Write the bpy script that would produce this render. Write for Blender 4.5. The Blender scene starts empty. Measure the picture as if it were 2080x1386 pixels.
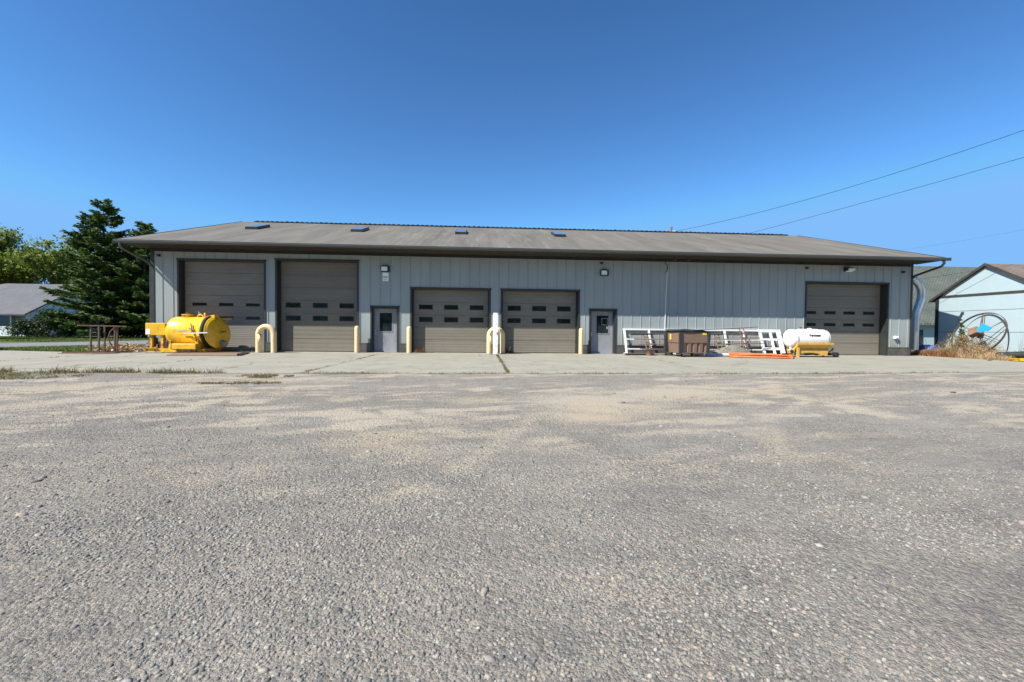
import bpy, math, random
import numpy as np
from mathutils import Vector, Matrix
random.seed(7); rng = np.random.default_rng(11)
C = bpy.context.scene.collection
SC = bpy.context.scene

# ------------------------------------------------------------------ camera, sky, sun, exposure
EYE = Vector((0.0, -21.5, 1.127))
cam = bpy.data.cameras.new('camera'); cam_ob = bpy.data.objects.new('camera', cam); C.objects.link(cam_ob)
cam.sensor_width = 36; cam.lens = 36 * 924.0 / 2080; cam.clip_start = 0.05; cam.clip_end = 6000
_r = Vector((0.99763157, -0.06803331, 0.01013481)); _d = Vector((0.00839589, -0.02579738, -0.99963193)); _f = Vector((0.06826972, 0.99734947, -0.02516508))
m = Matrix.Identity(4)
for i in range(3):
    m[i][0] = _r[i]; m[i][1] = -_d[i]; m[i][2] = -_f[i]; m[i][3] = EYE[i]
cam_ob.matrix_world = m; SC.camera = cam_ob

SUNV = Vector((1.72, 1.0, -1.98)).normalized()          # direction the light travels
sun = bpy.data.lights.new('sun', 'SUN'); sun.energy = 5.0; sun.angle = math.radians(0.53); sun.color = (1.0, 0.955, 0.88)
sun_ob = bpy.data.objects.new('sun', sun); C.objects.link(sun_ob)
sun_ob.rotation_euler = SUNV.to_track_quat('-Z', 'Y').to_euler(); sun_ob.location = (-20, -30, 40)
W = bpy.data.worlds.new('World'); SC.world = W; W.use_nodes = True
nt = W.node_tree; bg = nt.nodes['Background']
sky = nt.nodes.new('ShaderNodeTexSky'); sky.sky_type = 'NISHITA'; sky.sun_disc = False
sky.sun_elevation = math.asin(-SUNV.z); sky.sun_rotation = math.atan2(-SUNV.x, -SUNV.y)
sky.air_density = 1.0; sky.dust_density = 0.0; sky.ozone_density = 6.0
gm = nt.nodes.new('ShaderNodeGamma'); gm.inputs[1].default_value = 1.33
mn = nt.nodes.new('ShaderNodeVectorMath'); mn.operation = 'MINIMUM'; mn.inputs[1].default_value = (2.25, 5.1, 9.6)
nt.links.new(sky.outputs[0], gm.inputs[0]); tn = nt.nodes.new('ShaderNodeVectorMath'); tn.operation = 'MULTIPLY'; tn.inputs[1].default_value = (0.86, 1.08, 1.06)
nt.links.new(gm.outputs[0], tn.inputs[0]); nt.links.new(tn.outputs[0], mn.inputs[0]); nt.links.new(mn.outputs[0], bg.inputs[0])
bg.inputs[1].default_value = 0.060
SC.view_settings.view_transform = 'Standard'; SC.view_settings.look = 'None'
SC.view_settings.exposure = 0.75; SC.view_settings.gamma = 1.0

# ------------------------------------------------------------------ materials
MATS = {}
def nmat(name):
    m = bpy.data.materials.new(name); m.use_nodes = True
    t = m.node_tree; return m, t, t.nodes['Principled BSDF']
def N(t, kind, **kw):
    n = t.nodes.new(kind)
    for k, v in kw.items():
        if hasattr(n, k): setattr(n, k, v)
        else: n.inputs[k].default_value = v
    return n
def mixc(t, fac, a, b, mode='MIX'):
    n = t.nodes.new('ShaderNodeMix'); n.data_type = 'RGBA'; n.blend_type = mode
    for s, v in ((0, fac), (6, a), (7, b)):
        if isinstance(v, bpy.types.NodeSocket): t.links.new(v, n.inputs[s])
        elif isinstance(v, (int, float)): n.inputs[s].default_value = v
        else: n.inputs[s].default_value = (*v, 1)
    return n.outputs[2]
def ramp(t, src, pts):
    r = t.nodes.new('ShaderNodeValToRGB'); t.links.new(src, r.inputs[0]); e = r.color_ramp.elements
    while len(e) < len(pts): e.new(0.5)
    for q, (p, c) in zip(e, pts):
        q.position = p; q.color = (*c, 1) if not isinstance(c, (int, float)) else (c, c, c, 1)
    return r.outputs[0]
def coord(t, scale=(1, 1, 1), kind='Object'):
    c = t.nodes.new('ShaderNodeTexCoord'); mp = t.nodes.new('ShaderNodeMapping'); mp.inputs['Scale'].default_value = scale
    t.links.new(c.outputs[kind], mp.inputs[0]); return mp.outputs[0]
def noise(t, vec, scale, detail=4, rough=0.6):
    n = N(t, 'ShaderNodeTexNoise', Scale=scale, Detail=detail, Roughness=rough); t.links.new(vec, n.inputs['Vector']); return n.outputs[0]
def bump(t, b, h, strength=0.3, dist=0.01):
    n = N(t, 'ShaderNodeBump', Strength=strength, Distance=dist); t.links.new(h, n.inputs['Height']); t.links.new(n.outputs[0], b.inputs['Normal'])
def paint(name, col, var=0.12, rough=0.5, metal=0.0, scale=3.0, stretch=(1, 1, 1), dirt=None, dirt_amt=0.5, bmp=0.0, spec=0.5, dscale=1.5, dlo=0.5, dhi=0.72):
    if name in MATS: return MATS[name]
    m, t, b = nmat(name); v = coord(t, stretch)
    n1 = noise(t, v, scale, 6, 0.65)
    lo = tuple(c * (1 - var) for c in col); hi = tuple(min(c * (1 + var), 1) for c in col)
    c = ramp(t, n1, [(0.3, lo), (0.7, hi)])
    if dirt:
        f = ramp(t, noise(t, v, dscale, 8, 0.7), [(dlo, 0.0), (dhi, dirt_amt)])
        c = mixc(t, f, c, dirt)
    t.links.new(c, b.inputs['Base Color'])
    b.inputs['Metallic'].default_value = metal; b.inputs['Specular IOR Level'].default_value = spec
    r = ramp(t, n1, [(0.2, max(rough - 0.1, 0.03)), (0.8, min(rough + 0.1, 1))]); t.links.new(r, b.inputs['Roughness'])
    if bmp: bump(t, b, noise(t, v, 40, 3), bmp, 0.005)
    MATS[name] = m; return m
M = lambda n: MATS[n]
paint('siding_plain', (0.33, 0.39, 0.385), 0.05, 0.42, 0.0, 0.8)
paint('trim_dark', (0.03, 0.034, 0.031), 0.15, 0.45)
paint('plinth', (0.075, 0.077, 0.07), 0.15, 0.5, dirt=(0.2, 0.17, 0.13), dirt_amt=0.5)
paint('gutter', (0.055, 0.057, 0.053), 0.2, 0.35, stretch=(0.2, 1, 1), spec=0.8)
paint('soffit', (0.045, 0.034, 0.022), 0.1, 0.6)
paint('black_metal', (0.02, 0.021, 0.022), 0.3, 0.4)
paint('glass_dark', (0.012, 0.02, 0.019), 0.5, 0.08, spec=0.9)
paint('lens', (0.75, 0.8, 0.82), 0.08, 0.3)
paint('entry_door', (0.26, 0.265, 0.285), 0.12, 0.55, dirt=(0.12, 0.12, 0.15), dirt_amt=0.75, scale=2, stretch=(1.2, 1, .7), dscale=2.3)
paint('cream', (0.76, 0.56, 0.31), 0.06, 0.55, dirt=(0.40, 0.28, 0.17), dirt_amt=0.6, dscale=7, dlo=0.56, dhi=0.8)
paint('peeling', (0.80, 0.82, 0.84), 0.06, 0.6, dirt=(0.42, 0.36, 0.28), dirt_amt=0.75, dscale=9, dlo=0.52, dhi=0.6, bmp=0.3)
paint('yellow', (0.74, 0.43, 0.015), 0.10, 0.36, dirt=(0.36, 0.17, 0.03), dirt_amt=0.7, dscale=5, dlo=0.53, dhi=0.74, spec=0.6)
paint('yellow_worn', (0.72, 0.42, 0.03), 0.1, 0.5, dirt=(0.25, 0.09, 0.03), dirt_amt=0.9, dscale=5, dlo=0.48, dhi=0.6)
paint('mustard', (0.62, 0.36, 0.07), 0.08, 0.5, dirt=(0.2, 0.1, 0.04), dirt_amt=0.6, dscale=5, dlo=0.5, dhi=0.72)
paint('rust', (0.10, 0.062, 0.042), 0.35, 0.85, scale=12, bmp=0.4)
paint('rust_light', (0.22, 0.13, 0.085), 0.3, 0.8, scale=9, dirt=(0.14, 0.07, 0.04), dirt_amt=0.7)
paint('rust_plate', (0.23, 0.15, 0.10), 0.18, 0.8, scale=5, dirt=(0.33, 0.25, 0.18), dirt_amt=0.6)
paint('orange_decal', (0.75, 0.2, 0.05), 0.1, 0.3)
paint('white_metal', (0.78, 0.78, 0.76), 0.05, 0.45, dirt=(0.42, 0.3, 0.2), dirt_amt=0.6, dscale=7, dlo=0.55, dhi=0.7)
paint('white_label', (0.85, 0.86, 0.88), 0.04, 0.4)
paint('grey_label', (0.45, 0.45, 0.45), 0.1, 0.4)
paint('brown_plastic', (0.20, 0.125, 0.09), 0.1, 0.6, dirt=(0.16, 0.11, 0.08), dirt_amt=0.5, dscale=3)
paint('black_plastic', (0.03, 0.033, 0.033), 0.25, 0.5, dirt=(0.09, 0.09, 0.08), dirt_amt=0.5, dscale=4)
paint('yellow_sticker', (0.75, 0.62, 0.05), 0.05, 0.4)
paint('orange_plastic', (0.72, 0.16, 0.045), 0.08, 0.5, dirt=(0.6, 0.3, 0.15), dirt_amt=0.5, dscale=6)
paint('grey_wood', (0.24, 0.22, 0.20), 0.25, 0.85, stretch=(0.3, 4, 4), scale=8)
paint('blue_tarp', (0.02, 0.28, 0.75), 0.06, 0.4)
paint('blue_barrel', (0.02, 0.08, 0.28), 0.2, 0.45)
paint('galvanised', (0.55, 0.58, 0.62), 0.12, 0.32, metal=0.85, scale=5, stretch=(1, 1, .4))
paint('pole_wood', (0.2, 0.16, 0.12), 0.2, 0.9)
paint('shed_white', (0.37, 0.47, 0.50), 0.03, 0.6, dirt=(0.33, 0.41, 0.44), dirt_amt=0.5)
paint('shed_trim', (0.05, 0.044, 0.037), 0.2, 0.6)
paint('house_white', (0.72, 0.78, 0.80), 0.04, 0.6)
paint('hydrant_red', (0.38, 0.05, 0.05), 0.15, 0.5)
paint('hydrant_pale', (0.62, 0.45, 0.42), 0.1, 0.5)
paint('silver_pipe', (0.45, 0.47, 0.48), 0.1, 0.4, metal=0.3)
paint('bark', (0.09, 0.07, 0.055), 0.35, 0.95, scale=9)
paint('black_letter', (0.015, 0.015, 0.015), 0.1, 0.4)
paint('rubber', (0.02, 0.02, 0.02), 0.2, 0.8)
paint('dark_soil', (0.06, 0.05, 0.04), 0.4, 0.95, scale=20)

def mk_siding():
    m, t, b = nmat('siding'); v = coord(t)
    n1 = noise(t, coord(t, (1.0, 1, 0.25)), 1.2, 6, 0.6)
    c = ramp(t, n1, [(0.3, (0.27, 0.31, 0.31)), (0.7, (0.32, 0.36, 0.355))])
    sp = N(t, 'ShaderNodeSeparateXYZ'); t.links.new(v, sp.inputs[0])
    # each steel sheet a slightly different shade
    a = N(t, 'ShaderNodeMath', operation='DIVIDE'); t.links.new(sp.outputs[0], a.inputs[0]); a.inputs[1].default_value = 0.4575
    fl = N(t, 'ShaderNodeMath', operation='FLOOR'); t.links.new(a.outputs[0], fl.inputs[0])
    wn = N(t, 'ShaderNodeTexWhiteNoise', noise_dimensions='1D'); t.links.new(fl.outputs[0], wn.inputs['W'])
    c = mixc(t, ramp(t, wn.outputs[0], [(0, 0.0), (1, 0.35)]), c, (0.27, 0.31, 0.315))
    # scuffs and run marks
    f = ramp(t, noise(t, coord(t, (3, 1, 0.5)), 2.0, 8, 0.75), [(0.6, 0.0), (0.78, 0.5)])
    c = mixc(t, f, c, (0.27, 0.275, 0.27))
    mr = N(t, 'ShaderNodeMapRange'); t.links.new(sp.outputs[2], mr.inputs[0]); mr.inputs[1].default_value = 0.4; mr.inputs[2].default_value = 1.1; mr.inputs[3].default_value = 0.55; mr.inputs[4].default_value = 0.0
    mm = N(t, 'ShaderNodeMath', operation='MULTIPLY'); t.links.new(mr.outputs[0], mm.inputs[0]); t.links.new(noise(t, coord(t, (2.5, 1, 1)), 3, 6, 0.8), mm.inputs[1])
    c = mixc(t, mm.outputs[0], c, (0.20, 0.18, 0.14))
    t.links.new(c, b.inputs['Base Color']); b.inputs['Roughness'].default_value = 0.38
    mn = N(t, 'ShaderNodeMath', operation='MULTIPLY'); t.links.new(sp.outputs[0], mn.inputs[0]); mn.inputs[1].default_value = 2 * math.pi / 0.0763
    si = N(t, 'ShaderNodeMath', operation='SINE'); t.links.new(mn.outputs[0], si.inputs[0])
    pw = N(t, 'ShaderNodeMath', operation='POWER'); ab = N(t, 'ShaderNodeMath', operation='MAXIMUM'); t.links.new(si.outputs[0], ab.inputs[0]); ab.inputs[1].default_value = 0
    t.links.new(ab.outputs[0], pw.inputs[0]); pw.inputs[1].default_value = 3
    ad = N(t, 'ShaderNodeMath', operation='ADD'); t.links.new(pw.outputs[0], ad.inputs[0])
    n2 = noise(t, coord(t, (1, 1, 0.4)), 1.3, 2); ml = N(t, 'ShaderNodeMath', operation='MULTIPLY'); t.links.new(n2, ml.inputs[0]); ml.inputs[1].default_value = 6
    t.links.new(ml.outputs[0], ad.inputs[1]); bump(t, b, ad.outputs[0], 0.35, 0.006)
    MATS['siding'] = m
mk_siding()
def mk_garage(name, col, rib):
    m, t, b = nmat(name); v = coord(t)
    n1 = noise(t, coord(t, (0.5, 1, 1.5)), 1.5, 6, 0.65)
    c = ramp(t, n1, [(0.3, tuple(x * 0.88 for x in col)), (0.7, tuple(x * 1.1 for x in col))])
    f = ramp(t, noise(t, coord(t, (0.6, 1, 3.0)), 2.2, 8, 0.75), [(0.55, 0.0), (0.75, 0.5)])
    c = mixc(t, f, c, tuple(x * 1.35 for x in col))
    sq = N(t, 'ShaderNodeSeparateXYZ'); t.links.new(v, sq.inputs[0])
    mr = N(t, 'ShaderNodeMapRange'); t.links.new(sq.outputs[2], mr.inputs[0]); mr.inputs[1].default_value = 0.0; mr.inputs[2].default_value = 0.9; mr.inputs[3].default_value = 0.9; mr.inputs[4].default_value = 0.0
    mm = N(t, 'ShaderNodeMath', operation='MULTIPLY'); t.links.new(mr.outputs[0], mm.inputs[0]); t.links.new(noise(t, coord(t, (1.5, 1, 1)), 2.5, 7, 0.8), mm.inputs[1])
    c = mixc(t, mm.outputs[0], c, (0.27, 0.24, 0.19))
    f = ramp(t, noise(t, coord(t, (2, 1, .5)), 5, 8, 0.8), [(0.6, 0.0), (0.7, 0.45)]); c = mixc(t, f, c, (0.08, 0.075, 0.065))
    t.links.new(c, b.inputs['Base Color']); b.inputs['Roughness'].default_value = 0.5
    sp = N(t, 'ShaderNodeSeparateXYZ'); t.links.new(v, sp.inputs[0])
    mn = N(t, 'ShaderNodeMath', operation='MULTIPLY'); t.links.new(sp.outputs[2], mn.inputs[0]); mn.inputs[1].default_value = 2 * math.pi / rib
    si = N(t, 'ShaderNodeMath', operation='SINE'); t.links.new(mn.outputs[0], si.inputs[0])
    bump(t, b, si.outputs[0], 0.3, 0.006); MATS[name] = m
mk_garage('garage_taupe', (0.186, 0.169, 0.132), 0.13)
mk_garage('garage_grey', (0.191, 0.181, 0.153), 0.085)
mk_garage('garage_brown', (0.167, 0.149, 0.113), 0.20)

def mk_roof(name, c0, c1, streak, axis_scale, fine, brick=None):
    m, t, b = nmat(name)
    n1 = noise(t, coord(t, axis_scale), 1.0, 8, 0.7)
    c = ramp(t, n1, [(0.32, c0), (0.68, c1)])
    f = ramp(t, noise(t, coord(t, (axis_scale[0] * 2.3, axis_scale[1], 0.6)), 1.4, 8, 0.7), [(0.55, 0.0), (0.72, 0.55)])
    c = mixc(t, f, c, streak)
    b.inputs['Roughness'].default_value = 0.75
    if brick:
        bt = N(t, 'ShaderNodeTexBrick', Scale=1.0); t.links.new(coord(t, brick), bt.inputs[0])
        bt.inputs['Color1'].default_value = (1, 1, 1, 1); bt.inputs['Color2'].default_value = (0.72, 0.72, 0.72, 1); bt.inputs['Mortar'].default_value = (0.45, 0.45, 0.45, 1)
        bt.inputs['Mortar Size'].default_value = 0.06
        c = mixc(t, 1.0, c, bt.outputs[0], 'MULTIPLY')
    else:
        bump(t, b, noise(t, coord(t), fine, 3), 0.2, 0.01)
    t.links.new(c, b.inputs['Base Color']); MATS[name] = m
mk_roof('roof_metal', (0.105, 0.095, 0.075), (0.178, 0.162, 0.128), (0.262, 0.248, 0.2), (1.1, 0.16, 0.16), 20)
mk_roof('shingle_grey', (0.085, 0.085, 0.09), (0.125, 0.125, 0.13), (0.16, 0.155, 0.155), (1, 1, 1), 20)
mk_roof('shingle_green', (0.12, 0.14, 0.115), (0.18, 0.20, 0.165), (0.23, 0.25, 0.21), (.5, .5, .5), 20, (1.6, 2.2, 1))
mk_roof('shingle_tan', (0.20, 0.155, 0.12), (0.30, 0.235, 0.185), (0.34, 0.28, 0.23), (1, 1, 1), 20, (2.0, 5.0, 1))

def mk_gravel():
    m, t, b = nmat('gravel_ground'); v = coord(t)
    at = N(t, 'ShaderNodeAttribute', attribute_name='sand'); gr = N(t, 'ShaderNodeAttribute', attribute_name='green')
    vo = N(t, 'ShaderNodeTexVoronoi', Scale=75.0); t.links.new(v, vo.inputs['Vector'])
    sp = N(t, 'ShaderNodeSeparateColor'); t.links.new(vo.outputs['Color'], sp.inputs[0])
    cell = ramp(t, sp.outputs[0], [(0.0, (0.079, 0.078, 0.067)), (0.2, (0.212, 0.198, 0.163)), (0.45, (0.303, 0.282, 0.227)), (0.62, (0.225, 0.236, 0.212)), (0.72, (0.403, 0.290, 0.212)), (0.8, (0.358, 0.332, 0.262)), (0.93, (0.470, 0.430, 0.334)), (1.0, (0.800, 0.800, 0.800))])
    vo2 = N(t, 'ShaderNodeTexVoronoi', Scale=28.0); t.links.new(v, vo2.inputs['Vector'])
    sp2 = N(t, 'ShaderNodeSeparateColor'); t.links.new(vo2.outputs['Color'], sp2.inputs[0])
    c2 = ramp(t, sp2.outputs[1], [(0.0, (0.112, 0.107, 0.094)), (0.3, (0.247, 0.242, 0.208)), (0.6, (0.303, 0.279, 0.227)), (0.8, (0.382, 0.323, 0.243)), (1.0, (0.559, 0.516, 0.405))])
    pick = ramp(t, sp2.outputs[0], [(0.62, 0.0), (0.66, 0.8)])
    g = mixc(t, pick, cell, c2)
    fine = noise(t, v, 260, 2, 0.7)
    g = mixc(t, 0.6, g, ramp(t, fine, [(0.34, (0.042, 0.039, 0.038)), (0.5, (0.222, 0.207, 0.189)), (0.68, (0.492, 0.456, 0.413))]))
    big = noise(t, v, 0.55, 6, 0.62)
    g = mixc(t, ramp(t, big, [(0.35, 0.0), (0.68, 0.5)]), g, (0.379, 0.356, 0.319))
    mid = ramp(t, noise(t, coord(t, (0.7, 1.6, 1)), 2.6, 6, 0.7), [(0.36, (0.84, 0.84, 0.84)), (0.62, (1.111, 1.085, 1.041))])
    g = mixc(t, 1.0, g, mid, 'MULTIPLY')
    s1 = ramp(t, noise(t, v, 190, 3, 0.7), [(0.3, (0.404, 0.351, 0.268)), (0.7, (0.616, 0.540, 0.417))])
    tint = ramp(t, noise(t, v, 0.5, 3), [(0.4, (1.0, 1.0, 1.0)), (0.65, (1.010, 0.954, 0.864))]); s1 = mixc(t, 1.0, s1, tint, 'MULTIPLY')
    # break the edge of the sand with pebbles showing through
    ad = N(t, 'ShaderNodeMath', operation='ADD'); t.links.new(at.outputs['Fac'], ad.inputs[0])
    nn = N(t, 'ShaderNodeMath', operation='MULTIPLY_ADD'); t.links.new(sp.outputs[2], nn.inputs[0]); nn.inputs[1].default_value = 0.9; nn.inputs[2].default_value = -0.45
    t.links.new(nn.outputs[0], ad.inputs[1])
    f = ramp(t, ad.outputs[0], [(0.24, 0.0), (0.58, 0.9)])
    g = mixc(t, f, g, s1)
    gg = ramp(t, noise(t, v, 30, 4, 0.7), [(0.35, (0.056, 0.075, 0.019)), (0.7, (0.179, 0.182, 0.054))])
    ad2 = N(t, 'ShaderNodeMath', operation='ADD'); t.links.new(gr.outputs['Fac'], ad2.inputs[0])
    nn2 = N(t, 'ShaderNodeMath', operation='MULTIPLY_ADD'); t.links.new(noise(t, v, 8, 6, 0.8), nn2.inputs[0]); nn2.inputs[1].default_value = 2.4; nn2.inputs[2].default_value = -1.2
    t.links.new(nn2.outputs[0], ad2.inputs[1])
    g = mixc(t, ramp(t, ad2.outputs[0], [(0.75, 0.0), (1.0, 0.75)]), g, gg)
    t.links.new(g, b.inputs['Base Color']); b.inputs['Roughness'].default_value = 0.9; b.inputs['Specular IOR Level'].default_value = 0.25
    h = N(t, 'ShaderNodeMath', operation='MULTIPLY'); t.links.new(vo.outputs['Distance'], h.inputs[0]); h.inputs[1].default_value = -1.0
    h2 = N(t, 'ShaderNodeMath', operation='MULTIPLY_ADD'); t.links.new(vo2.outputs['Distance'], h2.inputs[0]); h2.inputs[1].default_value = -1.5; t.links.new(h.outputs[0], h2.inputs[2])
    h3 = N(t, 'ShaderNodeMath', operation='ADD'); t.links.new(h2.outputs[0], h3.inputs[0]); t.links.new(fine, h3.inputs[1])
    bump(t, b, h3.outputs[0], 0.95, 0.012); MATS['gravel_ground'] = m
mk_gravel()
def mk_stone():
    m, t, b = nmat('pebbles'); g = N(t, 'ShaderNodeNewGeometry')
    c = ramp(t, g.outputs['Random Per Island'], [(0.0, (0.073, 0.072, 0.067)), (0.12, (0.136, 0.140, 0.127)), (0.3, (0.195, 0.190, 0.171)), (0.42, (0.160, 0.168, 0.158)), (0.52, (0.229, 0.219, 0.187)), (0.68, (0.257, 0.233, 0.196)), (0.78, (0.277, 0.223, 0.184)), (0.84, (0.320, 0.264, 0.196)), (0.93, (0.325, 0.312, 0.269)), (1.0, (0.362, 0.343, 0.315))])
    c = mixc(t, ramp(t, noise(t, coord(t), 120, 4), [(0.4, 0.0), (0.7, 0.4)]), c, (0.278, 0.262, 0.222))
    t.links.new(c, b.inputs['Base Color']); b.inputs['Roughness'].default_value = 0.85; MATS['pebbles'] = m
mk_stone()
def mk_concrete():
    m, t, b = nmat('concrete'); v = coord(t)
    c = ramp(t, noise(t, v, 0.9, 8, 0.65), [(0.3, (0.274, 0.258, 0.206)), (0.7, (0.352, 0.334, 0.270))])
    f = ramp(t, noise(t, coord(t, (0.5, 1.2, 1)), 0.7, 6, 0.7), [(0.5, 0.0), (0.75, 0.5)]); c = mixc(t, f, c, (0.320, 0.281, 0.205))
    f = ramp(t, noise(t, v, 3.5, 8, 0.8), [(0.62, 0.0), (0.72, 0.55)]); c = mixc(t, f, c, (0.188, 0.168, 0.137))
    sp = ramp(t, noise(t, v, 60, 4, 0.8), [(0.3, (0.86, 0.86, 0.86)), (0.7, (1.1, 1.1, 1.1))]); c = mixc(t, 1.0, c, sp, 'MULTIPLY')
    f = ramp(t, noise(t, coord(t, (1.0, .45, 1)), 1.6, 5, 0.6), [(0.60, 0.0), (0.70, 0.40)]); c = mixc(t, f, c, (0.179, 0.164, 0.132))
    f = ramp(t, noise(t, coord(t, (3.2, .12, 1)), 1.0, 4, 0.6), [(0.56, 0.0), (0.66, 0.22)]); c = mixc(t, f, c, (0.169, 0.159, 0.137))
    # hairline cracks
    wv = N(t, 'ShaderNodeTexVoronoi', Scale=0.33, feature='DISTANCE_TO_EDGE')
    ds = N(t, 'ShaderNodeVectorMath', operation='MULTIPLY_ADD'); nz = N(t, 'ShaderNodeTexNoise', Scale=1.5, Detail=6.0); t.links.new(v, nz.inputs['Vector'])
    t.links.new(nz.outputs['Color'], ds.inputs[0]); ds.inputs[1].default_value = (1.2, 1.2, 0); t.links.new(v, ds.inputs[2]); t.links.new(ds.outputs[0], wv.inputs['Vector'])
    f = ramp(t, wv.outputs[0], [(0.001, 0.7), (0.006, 0.0)]); c = mixc(t, f, c, (0.094, 0.084, 0.064))
    t.links.new(c, b.inputs['Base Color']); b.inputs['Roughness'].default_value = 0.9; b.inputs['Specular IOR Level'].default_value = 0.3
    bump(t, b, noise(t, v, 90, 5, 0.7), 0.35, 0.006); MATS['concrete'] = m
mk_concrete()
def mk_ground():
    m, t, b = nmat('grass_ground'); v = coord(t)
    c = ramp(t, noise(t, v, 1.2, 8, 0.75), [(0.3, (0.06, 0.085, 0.018)), (0.55, (0.10, 0.13, 0.03)), (0.75, (0.17, 0.17, 0.06))])
    f = ramp(t, noise(t, v, 0.05, 4), [(0.5, 0.0), (0.7, 0.4)]); c = mixc(t, f, c, (0.16, 0.14, 0.07))
    t.links.new(c, b.inputs['Base Color']); b.inputs['Roughness'].default_value = 0.95
    bump(t, b, noise(t, v, 25, 5, 0.8), 0.8, 0.05); MATS['grass_ground'] = m
    m, t, b = nmat('asphalt'); v = coord(t)
    c = ramp(t, noise(t, v, 1.5, 8, 0.7), [(0.3, (0.15, 0.15, 0.155)), (0.7, (0.215, 0.215, 0.22))])
    t.links.new(c, b.inputs['Base Color']); b.inputs['Roughness'].default_value = 0.9
    bump(t, b, noise(t, v, 80, 3), 0.4, 0.005); MATS['asphalt'] = m
    m, t, b = nmat('dirt'); v = coord(t)
    c = ramp(t, noise(t, v, 4, 8, 0.75), [(0.3, (0.13, 0.11, 0.08)), (0.7, (0.30, 0.26, 0.20))])
    t.links.new(c, b.inputs['Base Color']); b.inputs['Roughness'].default_value = 0.95
    bump(t, b, noise(t, v, 30, 5), 0.8, 0.03); MATS['dirt'] = m
mk_ground()
def mk_leaf(name, stops, trans=0.25, rough=0.6):
    m, t, b = nmat(name); g = N(t, 'ShaderNodeNewGeometry')
    c = ramp(t, g.outputs['Random Per Island'], stops)
    t.links.new(c, b.inputs['Base Color']); b.inputs['Roughness'].default_value = rough; b.inputs['Specular IOR Level'].default_value = 0.3
    tr = N(t, 'ShaderNodeBsdfTranslucent'); t.links.new(c, tr.inputs[0]); mx = N(t, 'ShaderNodeMixShader', Fac=trans)
    t.links.new(b.outputs[0], mx.inputs[1]); t.links.new(tr.outputs[0], mx.inputs[2])
    t.links.new(mx.outputs[0], t.nodes['Material Output'].inputs[0]); MATS[name] = m
mk_leaf('spruce_needles', [(0, (0.034, 0.07, 0.014)), (0.5, (0.075, 0.135, 0.026)), (1, (0.17, 0.23, 0.05))], 0.28)
mk_leaf('leaf_light', [(0, (0.07, 0.11, 0.014)), (0.5, (0.17, 0.23, 0.035)), (1, (0.36, 0.38, 0.09))], 0.45)
mk_leaf('leaf_mid', [(0, (0.03, 0.06, 0.012)), (0.6, (0.07, 0.12, 0.025)), (1, (0.15, 0.2, 0.06))], 0.3)
mk_leaf('leaf_dark', [(0, (0.012, 0.025, 0.008)), (0.7, (0.03, 0.06, 0.016)), (1, (0.07, 0.12, 0.04))], 0.15)
mk_leaf('dry_grass', [(0, (0.25, 0.10, 0.04)), (0.25, (0.40, 0.24, 0.11)), (0.6, (0.55, 0.42, 0.25)), (1, (0.70, 0.60, 0.42))], 0.3)
mk_leaf('rusty_grass', [(0, (0.16, 0.06, 0.025)), (0.5, (0.30, 0.14, 0.06)), (1, (0.45, 0.28, 0.14))], 0.3)
mk_leaf('green_grass', [(0, (0.05, 0.09, 0.015)), (0.6, (0.12, 0.20, 0.03)), (1, (0.30, 0.30, 0.12))], 0.35)
mk_leaf('olive_grass', [(0, (0.10, 0.09, 0.03)), (0.6, (0.20, 0.18, 0.06)), (1, (0.40, 0.33, 0.18))], 0.35)
mk_leaf('dead_twig', [(0, (0.10, 0.08, 0.055)), (1, (0.30, 0.25, 0.17))], 0.1)

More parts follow.
